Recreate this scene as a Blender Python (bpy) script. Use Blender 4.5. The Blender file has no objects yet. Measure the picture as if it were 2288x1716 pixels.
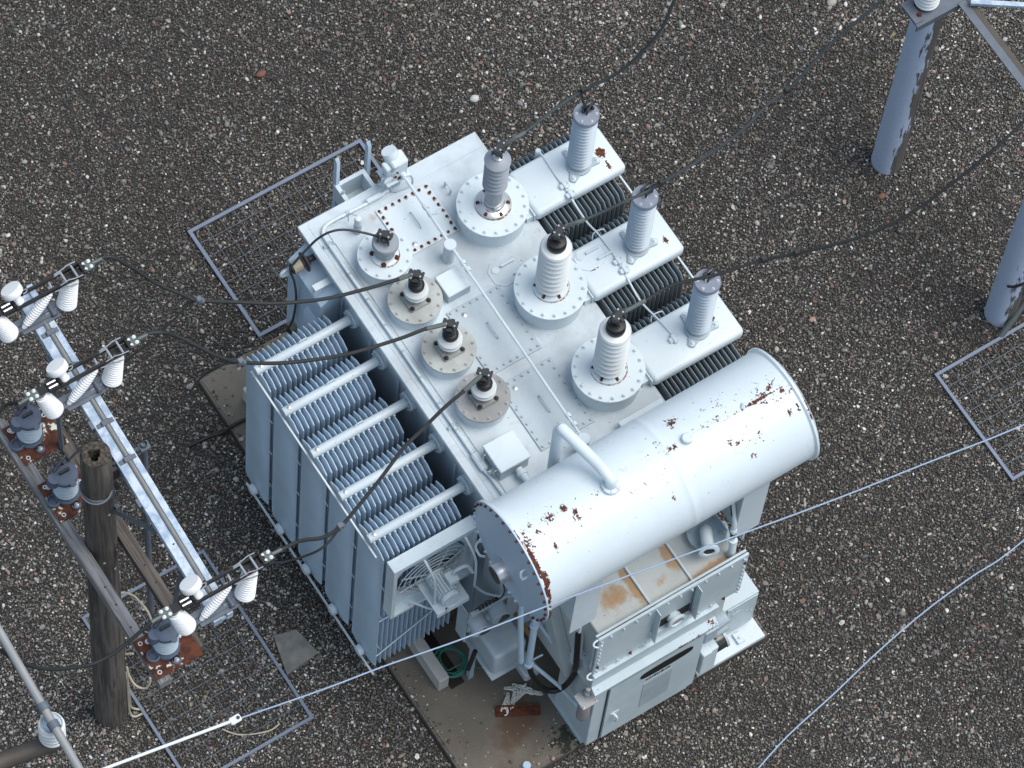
import bpy, bmesh, math, random
import numpy as np
from mathutils import Vector, Matrix
random.seed(7)
rng = np.random.default_rng(11)
C = bpy.context.scene.collection
R = math.radians
PI = math.pi

# ------------------------------------------------------------------ camera, sky, sun, exposure
scene = bpy.context.scene
cam_d = bpy.data.cameras.new('camera')
cam = bpy.data.objects.new('camera', cam_d)
C.objects.link(cam)
cam_d.sensor_fit = 'HORIZONTAL'
cam_d.sensor_width = 36.0
cam_d.lens = 36.0 * 10119.17 / 2288.0
cam_d.clip_start = 1.0
cam_d.clip_end = 2000.0
rx = Vector((.84060727, -.53866529, .05673725)).normalized()
rz = Vector((.27120267, .32790450, -.90494627)).normalized()
ry = rz.cross(rx)
cam.matrix_world = Matrix(((rx.x, -ry.x, -rz.x, -13.604), (rx.y, -ry.y, -rz.y, -16.888), (rx.z, -ry.z, -rz.z, 49.455), (0, 0, 0, 1)))
scene.camera = cam

SUN_EL, SUN_AZ = R(66), R(-40)       # azimuth of the bright part of the cloud, counter-clockwise from +X
world = bpy.data.worlds.new('World')
scene.world = world
world.use_nodes = True
wn = world.node_tree
bg = wn.nodes['Background']
sky = wn.nodes.new('ShaderNodeTexSky')
sky.sky_type = 'NISHITA'
sky.sun_disc = False
sky.sun_elevation = SUN_EL
sky.sun_rotation = R(90) - SUN_AZ
sky.air_density = 1.0
sky.dust_density = 3.0
hs = wn.nodes.new('ShaderNodeHueSaturation')   # thin cloud greys the whole sky evenly
hs.inputs['Saturation'].default_value = 0.80
hs.inputs['Hue'].default_value = 0.485
wn.links.new(sky.outputs[0], hs.inputs['Color'])
wn.links.new(hs.outputs[0], bg.inputs['Color'])
bg.inputs['Strength'].default_value = 0.15
sun_d = bpy.data.lights.new('sun', 'SUN')
sun_d.energy = 1.5
sun_d.angle = R(40)
sun_d.color = (1.0, 0.985, 0.93)
sun = bpy.data.objects.new('sun', sun_d)
C.objects.link(sun)
sun.location = (20, 8, 40)
sdir = Vector((math.cos(SUN_EL) * math.cos(SUN_AZ), math.cos(SUN_EL) * math.sin(SUN_AZ), math.sin(SUN_EL)))
sun.rotation_euler = sdir.to_track_quat('Z', 'Y').to_euler()
scene.view_settings.view_transform = 'Standard'
scene.view_settings.look = 'None'
scene.view_settings.gamma = 1
scene.view_settings.use_curve_mapping = False
scene.view_settings.exposure = 0.35

# ------------------------------------------------------------------ mesh helpers
WL = {}          # world location of every object made here (nothing is rotated)

class MB:
    def __init__(s):
        s.v = []; s.f = []; s.m = []
    def add(s, verts, faces, m=0):
        o = len(s.v)
        s.v += [tuple(p) for p in verts]
        for f in faces:
            s.f.append(tuple(i + o for i in f)); s.m.append(m)
        return s
    def box(s, x0, x1, y0, y1, z0, z1, c=0.0, m=0, M=None):
        if c <= 0:
            v = [(x, y, z) for z in (z0, z1) for y in (y0, y1) for x in (x0, x1)]
            f = [(0, 2, 3, 1), (4, 5, 7, 6), (0, 1, 5, 4), (2, 6, 7, 3), (0, 4, 6, 2), (1, 3, 7, 5)]
        else:
            bm = bmesh.new()
            bmesh.ops.create_cube(bm, size=1.0)
            for w in bm.verts:
                w.co = Vector(((x0 + x1) / 2 + w.co.x * (x1 - x0), (y0 + y1) / 2 + w.co.y * (y1 - y0), (z0 + z1) / 2 + w.co.z * (z1 - z0)))
            bmesh.ops.bevel(bm, geom=bm.edges[:], offset=c, segments=3 if c > .02 else 1, profile=.5, affect='EDGES')
            bm.verts.index_update()
            v = [tuple(w.co) for w in bm.verts]; f = [tuple(w.index for w in g.verts) for g in bm.faces]
            bm.free()
        if M is not None: v = [tuple(M @ Vector(p)) for p in v]
        return s.add(v, f, m)
    def frame(s, p0, p1):
        d = (Vector(p1) - Vector(p0)).normalized()
        a = Vector((0, 0, 1)) if abs(d.z) < .9 else Vector((1, 0, 0))
        u = d.cross(a).normalized()
        return u, d.cross(u).normalized()
    def cyl(s, p0, p1, r0, r1=None, n=14, m=0, caps=True):
        r1 = r0 if r1 is None else r1
        u, w = s.frame(p0, p1)
        p0, p1 = Vector(p0), Vector(p1)
        v = []
        for p, r in ((p0, r0), (p1, r1)):
            v += [p + u * (r * math.cos(2 * PI * i / n)) + w * (r * math.sin(2 * PI * i / n)) for i in range(n)]
        f = [(i, n + i, n + (i + 1) % n, (i + 1) % n) for i in range(n)]
        if caps: f += [tuple(range(n)), tuple(range(2 * n - 1, n - 1, -1))]
        return s.add(v, f, m)
    def lathe(s, prof, o, ax=(0, 0, 1), n=24, m=0, caps=True):
        ax = Vector(ax).normalized(); o = Vector(o)
        u, w = s.frame((0, 0, 0), ax)
        v = []
        for r, h in prof:
            v += [o + ax * h + u * (r * math.cos(2 * PI * i / n)) + w * (r * math.sin(2 * PI * i / n)) for i in range(n)]
        f = []
        for k in range(len(prof) - 1):
            f += [(k * n + i, (k + 1) * n + i, (k + 1) * n + (i + 1) % n, k * n + (i + 1) % n) for i in range(n)]
        if caps: f += [tuple(range(n)), tuple(range(len(v) - 1, len(v) - n - 1, -1))]
        return s.add(v, f, m)
    def tube(s, pts, r, n=8, m=0, closed=False):
        P = [Vector(p) for p in pts]; L = len(P); v = []; u = None
        rr = r if isinstance(r, (list, tuple)) else [r] * L
        for i in range(L):
            a = P[i - 1] if (i or closed) else P[0]; b = P[(i + 1) % L] if (i < L - 1 or closed) else P[-1]
            d = (b - a).normalized()
            if u is None: u = s.frame((0, 0, 0), d)[0]
            u = (u - d * u.dot(d)).normalized(); w = d.cross(u)
            v += [P[i] + u * (rr[i] * math.cos(2 * PI * k / n)) + w * (rr[i] * math.sin(2 * PI * k / n)) for k in range(n)]
        f = []
        for i in range(L if closed else L - 1):
            j = (i + 1) % L
            f += [(i * n + k, j * n + k, j * n + (k + 1) % n, i * n + (k + 1) % n) for k in range(n)]
        if not closed: f += [tuple(range(n)), tuple(range(L * n - 1, L * n - n - 1, -1))]
        return s.add(v, f, m)
    def prism(s, poly, a, b, ax='x', m=0):
        # polygon given in the two other axes, extruded from a to b along ax
        def P(t, q):
            return {'x': (t, q[0], q[1]), 'y': (q[0], t, q[1]), 'z': (q[0], q[1], t)}[ax]
        n = len(poly)
        v = [P(a, q) for q in poly] + [P(b, q) for q in poly]
        f = [(i, n + i, n + (i + 1) % n, (i + 1) % n) for i in range(n)] + [tuple(range(n)), tuple(range(2 * n - 1, n - 1, -1))]
        return s.add(v, f, m)
    def bolt(s, x, y, z, r=.016, h=.016, ax=(0, 0, 1), m=0, washer=True, mw=None):
        o = Vector((x, y, z)); ax = Vector(ax)
        if washer: s.cyl(o, o + ax * .004, r * 1.45, n=10, m=m if mw is None else mw)
        s.cyl(o, o + ax * h, r, r * .92, n=6, m=m)
        s.cyl(o + ax * h, o + ax * (h + r * .6), r * .5, n=6, m=m)
        return s

def build(name, mb, mats, parent=None, ang=35, loc=None):
    v = np.array(mb.v, dtype=float)
    if loc is None:
        lo, hi = v.min(0), v.max(0)
        loc = np.array(((lo[0] + hi[0]) / 2, (lo[1] + hi[1]) / 2, lo[2]))
    loc = np.array(loc, dtype=float)
    me = bpy.data.meshes.new(name)
    me.from_pydata((v - loc).tolist(), [], mb.f)
    mats = mats if isinstance(mats, (list, tuple)) else [mats]
    for m in mats: me.materials.append(m)
    if len(mats) > 1: me.polygons.foreach_set('material_index', mb.m)
    bm = bmesh.new(); bm.from_mesh(me)
    bmesh.ops.recalc_face_normals(bm, faces=bm.faces[:])
    bm.to_mesh(me); bm.free()
    if ang:
        me.polygons.foreach_set('use_smooth', [True] * len(me.polygons))
        me.set_sharp_from_angle(angle=R(ang))
    o = bpy.data.objects.new(name, me)
    C.objects.link(o)
    WL[o] = Vector(loc)
    if parent is not None:
        o.parent = parent
        o.location = Vector(loc) - WL[parent]
    else:
        o.location = Vector(loc)
    return o

def tag(o, label=None, cat=None, group=None, kind=None):
    if label: o['label'] = label
    if cat: o['category'] = cat
    if group: o['group'] = group
    if kind: o['kind'] = kind
    return o

def thing(name, loc, label, cat, group=None):
    o = bpy.data.objects.new(name, None); C.objects.link(o)
    o.location = loc; o.empty_display_size = .2
    WL[o] = Vector(loc)
    return tag(o, label, cat, group)

def dup(o, d, parent=None):
    """a copy of a thing or part with everything below it, moved by d"""
    c = o.copy(); C.objects.link(c)
    WL[c] = WL[o] + Vector(d)
    if parent is None: parent = o.parent
    c.parent = parent
    c.location = WL[c] - (WL[parent] if parent is not None else Vector((0, 0, 0)))
    for ch in list(o.children):
        if ch in WL: _sub(ch, c, d)
    return c
def _sub(ch, c, d):
    k = ch.copy(); C.objects.link(k)
    WL[k] = WL[ch] + Vector(d); k.parent = c
    k.location = WL[k] - WL[c]
    for g in list(ch.children): _sub(g, k, d)

def smooth_path(pts, sub=6):
    P = [Vector(p) for p in pts]; out = []
    for i in range(len(P) - 1):
        a = P[max(i - 1, 0)]; b = P[i]; c = P[i + 1]; d = P[min(i + 2, len(P) - 1)]
        for k in range(sub):
            t = k / sub
            out.append(.5 * ((2 * b) + (c - a) * t + (2 * a - 5 * b + 4 * c - d) * t * t + (3 * b - a - 3 * c + d) * t ** 3))
    out.append(P[-1])
    return out

# ------------------------------------------------------------------ materials
class NG:
    def __init__(s, name):
        s.mat = bpy.data.materials.new(name); s.mat.use_nodes = True
        s.t = s.mat.node_tree; s.b = s.t.nodes['Principled BSDF']
        s.pos = s.n('ShaderNodeNewGeometry').outputs['Position']
    def n(s, k, **kw):
        x = s.t.nodes.new(k)
        for a, b in kw.items(): setattr(x, a, b)
        return x
    def link(s, a, b): s.t.links.new(a, b)
    def setin(s, sock, val):
        if isinstance(val, bpy.types.NodeSocket): s.link(val, sock)
        else: sock.default_value = val
    def math(s, op, a, b=0.0, c=None, clamp=False):
        x = s.n('ShaderNodeMath', operation=op, use_clamp=clamp)
        s.setin(x.inputs[0], a); s.setin(x.inputs[1], b)
        if c is not None: s.setin(x.inputs[2], c)
        return x.outputs[0]
    def vec(s, scale, src=None):
        x = s.n('ShaderNodeMapping'); x.inputs['Scale'].default_value = scale
        s.link(src or s.pos, x.inputs[0]); return x.outputs[0]
    def noise(s, scale, detail=3, rough=.55, src=None, dist=0.0):
        x = s.n('ShaderNodeTexNoise'); x.inputs['Scale'].default_value = scale
        x.inputs['Detail'].default_value = detail; x.inputs['Roughness'].default_value = rough
        x.inputs['Distortion'].default_value = dist
        s.link(src or s.pos, x.inputs['Vector']); return x.outputs['Fac']
    def step(s, f, lo, hi, a=0.0, b=1.0):
        x = s.n('ShaderNodeMapRange'); x.interpolation_type = 'SMOOTHSTEP'
        s.setin(x.inputs[0], f)
        x.inputs[1].default_value = lo; x.inputs[2].default_value = hi; x.inputs[3].default_value = a; x.inputs[4].default_value = b
        return x.outputs[0]
    def mix(s, f, a, b):
        x = s.n('ShaderNodeMix', data_type='RGBA')
        s.setin(x.inputs[0], f)
        for i, v in ((6, a), (7, b)):
            if isinstance(v, bpy.types.NodeSocket): s.link(v, x.inputs[i])
            else: x.inputs[i].default_value = (*v, 1)
        return x.outputs[2]
    def ramp(s, f, stops):
        x = s.n('ShaderNodeValToRGB'); e = x.color_ramp.elements
        while len(e) < len(stops): e.new(.5)
        for i, (p, c) in enumerate(stops): e[i].position = p; e[i].color = (*c, 1)
        s.setin(x.inputs[0], f); return x.outputs[0]
    def bump(s, h, strength=.3, dist=.01):
        x = s.n('ShaderNodeBump'); x.inputs['Strength'].default_value = strength; x.inputs['Distance'].default_value = dist
        s.link(h, x.inputs['Height']); s.link(x.outputs[0], s.b.inputs['Normal'])
    def out(s, col=None, rough=None, metal=None):
        if col is not None: s.setin(s.b.inputs['Base Color'], col if isinstance(col, bpy.types.NodeSocket) else (*col, 1))
        if rough is not None: s.setin(s.b.inputs['Roughness'], rough)
        if metal is not None: s.b.inputs['Metallic'].default_value = metal
        return s.mat
    def blobs(s, L):
        tot = None
        for (c, sz, k) in L:
            a = s.n('ShaderNodeVectorMath', operation='SUBTRACT'); s.link(s.pos, a.inputs[0]); a.inputs[1].default_value = c
            d = s.n('ShaderNodeVectorMath', operation='DIVIDE'); s.link(a.outputs[0], d.inputs[0]); d.inputs[1].default_value = sz
            l = s.n('ShaderNodeVectorMath', operation='LENGTH'); s.link(d.outputs[0], l.inputs[0])
            v = s.math('MULTIPLY', s.math('SUBTRACT', 1.0, l.outputs['Value'], clamp=True), k)
            tot = v if tot is None else s.math('MAXIMUM', tot, v)
        return tot

RUST_D, RUST_M, RUST_L = (.055, .014, .008), (.125, .034, .014), (.36, .17, .06)

def paint(name, col, dirt=.18, chips=.0, rough=.42, blobs=None, stains=None, speck=.10, grain=0):
    g = NG(name)
    c = g.mix(g.step(g.noise(1.1, 5, .6), .38, .68), col, tuple(x * (1 - dirt) for x in col))
    c = g.mix(g.step(g.noise(4.2, 8, .68, None, .8), .50, .66, 0, dirt * 1.2), c, tuple(x * .66 for x in (col[0] * 1.02, col[1] * .98, col[2] * .93)))
    c = g.mix(g.step(g.noise(31, 2, .5), .735, .76, 0, .8), c, (.10, .075, .06))
    c = g.mix(g.step(g.noise(160, 2, .7), .52, .80, 0, speck * 3), c, tuple(x * .55 for x in col))
    if grain:
        s = g.noise(3.0, 4, .6, g.vec((9, 9, .35)))
        c = g.mix(g.step(s, .52, .72, 0, grain), c, tuple(min(1, x * 1.35) for x in col))
    rust = None
    if chips: rust = g.step(g.noise(9, 9, .72), .735 - chips, .765 - chips)
    if blobs:
        mk = g.blobs(blobs)
        nz = g.math('ADD', g.math('MULTIPLY', g.noise(11, 5, .6), .5), g.math('MULTIPLY', g.noise(38, 5, .65), .5))
        t = g.step(g.math('ADD', nz, g.math('MULTIPLY', mk, .26)), .655, .675)
        st = g.step(g.math('ADD', g.noise(9, 5, .6, g.vec((3.2, .5, 1))), g.math('MULTIPLY', mk, .34)), .76, .95, 0, .6)
        c = g.mix(st, c, RUST_L)
        rust = t if rust is None else g.math('MAXIMUM', rust, t)
    if stains:
        mk = g.blobs(stains)
        st = g.step(g.math('ADD', g.noise(7, 9, .68), g.math('MULTIPLY', mk, .55)), .66, .98, 0, .85)
        c = g.mix(st, c, g.mix(g.noise(20, 4), (.30, .15, .055), (.48, .30, .14)))
    if rust is not None:
        c = g.mix(rust, c, g.mix(g.step(g.noise(26, 5), .35, .65), RUST_D, RUST_M))
        g.link(g.step(rust, 0, 1, rough, .85), g.b.inputs['Roughness'])
    else: g.b.inputs['Roughness'].default_value = rough
    g.bump(g.noise(45, 4, .6), .06, .004)
    return g.out(c)

M = {}
WHITE = (.60, .685, .73)
M['paint'] = paint('grey_white_paint', WHITE, .10, speck=.06)
M['paint_chip'] = paint('chipped_paint', WHITE, .12, chips=.012, speck=.08)
M['cover'] = paint('dusty_shaded_cover_paint', (.57, .65, .695), .28, speck=.22, stains=[((-.33, 1.98, 4.4), (.10, .08, .1), .5), ((1.18, .85, 4.4), (.05, .20, .1), .55), ((1.18, -1.5, 4.4), (.06, .2, .1), .6)])  # real dust and stains; base also darkened for ambient shade among the turrets
M['plate_new'] = paint('turret_plate_paint', (.63, .72, .76), .08, chips=.008, speck=.05)
M['plate_grey'] = paint('bare_plate_paint', (.46, .49, .47), .35, speck=.25)
M['plate_old'] = paint('oil_dark_plate_paint', (.36, .37, .37), .35, speck=.25)
M['hatch'] = paint('hatch_paint', (.45, .53, .575), .16, speck=.28)
M['fin'] = paint('sky_tinted_radiator_paint', (.47, .60, .72), .12, speck=.05, grain=.10, rough=.5)  # same paint as the tank, with the blue skylight mixed into its colour
M['fin_right'] = paint('dark_radiator_paint', (.20, .245, .27), .2, speck=.1, grain=.1, rough=.6)  # right-hand fins get a much darker base than the left ones
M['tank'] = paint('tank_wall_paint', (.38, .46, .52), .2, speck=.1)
M['shade'] = paint('grey_equipment_paint', (.42, .50, .55), .22, speck=.12)
M['cabinet'] = paint('cabinet_paint', (.50, .595, .63), .12, speck=.08, blobs=[((.6, -3.42, 1.93), (.65, .06, .05), .95), ((.95, -3.38, 2.0), (.12, .1, .12), 1.0), ((-.1, -3.31, 2.38), (.6, .04, .05), .6)])
cy, cz, cr, ctilt = -2.66, 5.40, .655, .022
def on_drum(L):
    return [((c[0], cy + (c[1] - cy) * .885, cz + (c[2] - cz) * .885 + ctilt * (c[0] + 1.5)), z_, k) for c, z_, k in L]
M['conservator'] = paint('conservator_paint', (.64, .73, .775), .05, speck=.03, blobs=on_drum([
    ((1.50, cy - .04, 6.14), (.60, .05, .12), 1.25), ((1.62, cy, 6.14), (.50, .24, .14), .72), ((1.80, cy - .08, 6.14), (.22, .20, .12), .80), ((1.0, cy, 6.14), (.45, .10, .1), .62), ((.42, cy - .02, 6.14), (.20, .10, .1), .75),
    ((.62, cy + .28, 6.08), (.22, .14, .15), .70), ((.30, cy + .12, 6.12), (.4, .3, .1), .42), ((.05, cy - .3, 6.1), (.6, .3, .15), .38), ((1.2, cy - .35, 6.05), (.6, .3, .2), .42), ((1.1, cy + .2, 6.1), (.5, .25, .2), .45),
    ((-.92, cy, 6.14), (.13, .13, .12), .95), ((-.84, cy - .14, 6.1), (.09, .22, .15), .85), ((-1.12, cy, 6.14), (.30, .18, .1), .62), ((-1.25, cy - .05, 6.14), (.3, .3, .1), .5),
    ((-1.42, cy - .12, 6.12), (.12, .28, .2), .85), ((-1.49, -2.98, 6.0), (.07, .36, .3), 1.9), ((-1.46, -3.20, 5.86), (.10, .18, .22), 1.5), ((-1.48, -3.32, 5.66), (.07, .25, .36), 1.7), ((-1.50, -3.39, 5.2), (.05, .25, .5), 1.7), ((-1.51, -2.75, 6.12), (.03, .35, .2), 1.4),
    ((.2, -3.14, 5.97), (.06, .12, .2), .82), ((.12, -3.0, 6.0), (.05, .06, .1), .7), ((1.74, -3.02, 6.05), (.06, .10, .2), .92), ((1.86, -2.98, 6.05), (.03, .09, .2), .85), ((-1.19, -2.98, 6.08), (.05, .12, .2), .85), ((1.35, -3.05, 6.04), (.06, .14, .2), .76), ((1.0, -2.98, 6.06), (.06, .1, .2), .70), ((1.2, -3.2, 5.95), (.1, .06, .2), .66),
    ((1.95, -3.05, 6.0), (.05, .26, .25), 1.0), ((1.97, -2.4, 6.1), (.03, .4, .2), .75), ((-.55, -2.72, 6.14), (.5, .22, .1), .40)]),
    stains=on_drum([((-.30, -2.78, 6.14), (.16, .16, .12), .62), ((-.12, -2.62, 6.12), (.12, .08, .12), .62), ((-.55, -2.5, 6.1), (.10, .10, .1), .45), ((.1, -2.75, 6.14), (.12, .1, .1), .42)]))
M['end_cover'] = paint('sky_tinted_end_cover_paint', (.46, .59, .72), .10, speck=.08)  # drum end faces the sky side; that bluish light is painted in
M['oltc_top'] = paint('rust_stained_top_paint', (.52, .56, .55), .15, speck=.2, stains=[
    ((-.20, -2.95, 3.25), (.30, .24, .15), 1.15), ((.06, -2.9, 3.25), (.10, .60, .12), 1.35), ((.60, -2.85, 3.25), (.12, .34, .12), 1.3), ((.95, -3.20, 3.25), (.60, .12, .12), 1.4), ((.35, -2.5, 3.25), (.22, .14, .12), .85), ((-.05, -2.45, 3.25), (.14, .2, .12), .8), ((.36, -3.05, 3.25), (.25, .2, .1), .6)])
M['duct'] = paint('duct_paint', (.63, .715, .755), .07, speck=.05, blobs=[
    ((2.24, 1.26, 4.58), (.11, .12, .1), 1.5), ((2.23, 1.12, 4.58), (.05, .16, .1), 1.0), ((2.10, 1.24, 4.58), (.06, .06, .1), 1.1), ((2.20, .25, 4.58), (.05, .08, .1), 1.4), ((2.27, -.02, 4.58), (.06, .09, .1), 1.35), ((2.16, -.94, 4.58), (.08, .10, .1), 1.5), ((2.16, -1.10, 4.58), (.09, .06, .1), 1.35), ((1.66, .06, 4.58), (.12, .03, .1), .7), ((1.4, .08, 4.58), (.2, .04, .1), .75), ((2.3, -1.2, 4.58), (.05, .05, .1), .8)])
M['skid'] = paint('worn_skid_paint', (.50, .50, .48), .25, chips=.07, speck=.3)
M['old_fan'] = paint('rust_edged_fan_paint', (.64, .74, .78), .15, chips=.05, speck=.15, blobs=[((-2.2,-1.5,2.47),(.12,.2,.08),.8),((-1.9,-1.6,2.47),(.4,.1,.05),.7),((-1.7,-1.95,2.9),(.3,.1,.12),.62),((-1.6,-1.85,3.2),(.2,.2,.1),.55),((.0,2.2,4.64),(.3,.2,.05),.75)])
g = NG('rust_steel'); M['rust'] = g.out(g.mix(g.step(g.noise(18, 6), .35, .65), RUST_D, RUST_M), .85)
g = NG('rusty_bolt'); M['rust_bolt'] = g.out(g.mix(g.noise(40, 3), (.05, .015, .008), (.12, .035, .015)), .8)
g = NG('rust_halo'); M['halo'] = g.out(g.mix(g.step(g.noise(30, 5), .40, .58), (.20, .075, .03), (.50, .50, .46)), .8)
g = NG('rusty_plate')
w = g.step(g.math('ADD', g.noise(7, 8, .7), g.math('MULTIPLY', g.noise(1.7, 2), .3)), .735, .765)
M['rusty_plate'] = g.out(g.mix(w, g.mix(g.step(g.noise(9, 6), .36, .62), (.045, .012, .007), (.12, .034, .012)), (.70, .72, .62)), .8)
def plain(name, col, rough=.5, metal=0.0, var=.15, sc=12):
    g = NG(name)
    c = g.mix(g.noise(sc, 4), col, tuple(x * (1 - var * 2) for x in col))
    g.bump(g.noise(sc * 5, 3), .08, .003)
    return g.out(c, rough, metal)
M['skid_dark'] = plain('dark_rusted_foot', (.035, .022, .018), .85, 0, .3, 9)
M['porcelain'] = plain('white_porcelain', (.66, .70, .70), .25, var=.05, sc=5)
M['porcelain_grey'] = plain('pale_ribbed_porcelain', (.44, .53, .60), .3, var=.06, sc=5)
M['polymer'] = plain('white_polymer', (.80, .82, .84), .4, var=.03)
M['silicone'] = plain('grey_silicone', (.30, .34, .38), .5, var=.06)
M['black'] = plain('black_fitting', (.007, .007, .008), .5, var=.2, sc=30)
M['clamp'] = plain('dark_clamp_metal', (.07, .075, .078), .38, .6, .25, 40)
M['cable'] = plain('dark_cable_jacket', (.022, .026, .027), .6, var=.2, sc=9)
M['cable_grey'] = plain('weathered_grey_cable', (.052, .066, .070), .6, var=.2, sc=9)
M['lug'] = plain('grey_green_lug', (.13, .155, .15), .5, .2, .2, 20)
M['bright'] = plain('bright_steel', (.62, .64, .66), .3, .7, .08)
M['galv'] = None
g = NG('galvanised_steel')
sp = g.noise(7, 6, .7)
M['galv'] = g.out(g.mix(g.step(sp, .38, .64), (.30, .40, .52), (.56, .65, .74)), .45, .25)
M['galv_dark'] = plain('dull_galvanised_steel', (.16, .19, .23), .55, .3, .2, 8)
M['dark_steel'] = plain('dark_steel', (.05, .055, .065), .5, .3, .25, 8)
M['cast'] = plain('blue_grey_cast_cap', (.12, .155, .22), .6, .1, .2, 14)
M['zinc_rod'] = plain('old_zinc_pipe', (.27, .28, .27), .5, .2, .2, 10)
M['glass'] = plain('dark_gauge_glass', (.03, .035, .035), .08, var=.1)
M['breather_glass'] = plain('dusty_breather_glass', (.30, .27, .28), .2, var=.1)
M['tan'] = plain('tan_fibre_sleeve', (.30, .27, .21), .6, var=.15, sc=20)
M['brown_glaze'] = plain('brown_glazed_skirt', (.06, .055, .07), .3, var=.2)
M['green'] = plain('green_insulation', (.045, .34, .24), .45, var=.1)
M['cream'] = plain('cream_conduit', (.52, .48, .36), .5, var=.15)
M['chain'] = plain('zinc_chain', (.80, .79, .74), .5, .0, .03)
M['brown_arm'] = plain('brown_stained_steel', (.11, .095, .08), .6, .1, .3, 6)
M['zinc_rod2'] = plain('dull_aluminium_tube', (.36, .37, .37), .45, .3, .1, 6)
M['rope'] = plain('pale_blue_wire', (.30, .40, .54), .5, var=.06)
M['rod'] = plain('white_rod', (.72, .78, .78), .4, var=.04)
M['yellow'] = plain('ochre_wood_strip', (.28, .16, .045), .7, var=.2)
M['seal'] = plain('dark_gasket', (.03, .03, .032), .7)
def wood(name, a, b, sc, strength=.5):
    g = NG(name)
    n1 = g.noise(3.2, 7, .65, g.vec(sc), .6)
    n2 = g.noise(1.3, 4)
    c = g.ramp(n1, [(.30, tuple(x * .35 for x in a)), (.43, a), (.56, b), (.72, tuple(x * 1.15 for x in b))])
    cr_ = g.step(g.noise(5, 5, .5, g.vec(tuple(x * 1.2 for x in sc))), .60, .66, 0, .8)
    c = g.mix(cr_, c, (.02, .017, .014))
    c = g.mix(g.step(n2, .4, .7, 0, .35), c, tuple(x * .7 for x in a))
    g.bump(n1, strength, .01)
    return g.out(c, .85)
M['pole_wood'] = wood('weathered_pole_wood', (.062, .053, .045), (.122, .108, .096), (7, 7, .28))
M['timber'] = wood('silvered_timber', (.15, .15, .155), (.25, .255, .265), (9, .35, 9))
M['timber_brown'] = wood('brown_timber', (.075, .065, .057), (.135, .118, .105), (9, .35, 9))
g = NG('pole_end_grain')
rd = g.n('ShaderNodeTexNoise'); rd.inputs['Scale'].default_value = 30; g.link(g.pos, rd.inputs['Vector'])
M['end_grain'] = g.out(g.mix(g.step(rd.outputs['Fac'], .35, .65), (.030, .026, .020), (.085, .074, .058)), .95)
def peel(name, side):
    g = NG(name)
    n1 = g.noise(2.6, 8, .72, g.vec((3.0, 3.0, .40)))
    sp = g.n('ShaderNodeSeparateXYZ'); g.link(g.n('ShaderNodeNewGeometry').outputs['Normal'], sp.inputs[0])
    sd = g.math('ADD', g.math('MULTIPLY', sp.outputs[0], side[0]), g.math('MULTIPLY', sp.outputs[1], side[1]))
    m_ = g.step(g.math('ADD', n1, g.math('MULTIPLY', sd, .26)), .555, .575)
    wd = g.mix(g.noise(6, 5, .6, g.vec((8, 8, .6))), (.05, .045, .042), (.15, .14, .135))
    pt = g.mix(g.step(g.noise(30, 3), .5, .8), (.44, .53, .68), (.33, .41, .54))
    g.bump(m_, .4, .004)
    return g.out(g.mix(m_, pt, wd), .7)
M['peel'] = peel('peeling_white_pole_paint', (.84, -.54))
# ground materials
g = NG('gravel_bed')
vo = g.n('ShaderNodeTexVoronoi'); vo.inputs['Scale'].default_value = 34; g.link(g.pos, vo.inputs['Vector'])
sepc = g.n('ShaderNodeSeparateColor'); g.link(vo.outputs['Color'], sepc.inputs[0])
c = g.ramp(sepc.outputs[0], [(0, (.04, .039, .037)), (.55, (.12, .115, .108)), (.85, (.24, .23, .22)), (1, (.42, .40, .38))])
c = g.mix(g.step(vo.outputs['Distance'], .25, .62), c, (.012, .011, .010))
g.bump(vo.outputs['Distance'], -.8, .02)
M['bed'] = g.out(c, .9)
g = NG('dark_bed')
M['soil'] = g.out(g.mix(g.noise(30, 4), (.024, .022, .020), (.050, .046, .042)), .95)
g = NG('concrete')
n1 = g.noise(.9, 6, .6); n2 = g.noise(70, 3, .6)
c = g.mix(g.step(n1, .35, .65), (.120, .106, .084), (.175, .155, .125))
c = g.mix(g.step(n2, .45, .70, 0, .5), c, (.20, .185, .16))
st = g.step(g.math('ADD', g.noise(3, 7, .65), g.math('MULTIPLY', g.blobs([((-1.1, -2.75, .1), (.75, .45, .3), 1.0), ((-1.5, -3.2, .1), (.8, .5, .3), .7)]), .4)), .62, .92, 0, .75)
c = g.mix(st, c, (.11, .055, .028))
vo = g.n('ShaderNodeTexVoronoi'); vo.inputs['Scale'].default_value = 11; g.link(g.pos, vo.inputs['Vector'])
c = g.mix(g.step(vo.outputs['Distance'], .10, .07), c, (.42, .40, .35))
ms = g.step(g.math('ADD', g.noise(9, 7, .7), g.math('MULTIPLY', g.blobs([((-.75, -3.15, .1), (.40, .35, .3), 1.0)]), .38)), .72, .76)
c = g.mix(ms, c, (.022, .026, .020))
g.bump(n2, .35, .006)
M['concrete'] = g.out(c, .9)
g = NG('grey_slab')
M['slab'] = g.out(g.mix(g.step(g.noise(7, 6), .3, .7), (.13, .13, .12), (.21, .21, .195)), .9)
g = NG('stone'); at = g.n('ShaderNodeAttribute', attribute_type='INSTANCER', attribute_name='col')
nz = g.noise(60, 3)
M['stone'] = g.out(g.mix(g.step(nz, .35, .7, 0, .35), at.outputs['Color'], (.05, .05, .05)), .75)

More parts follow.
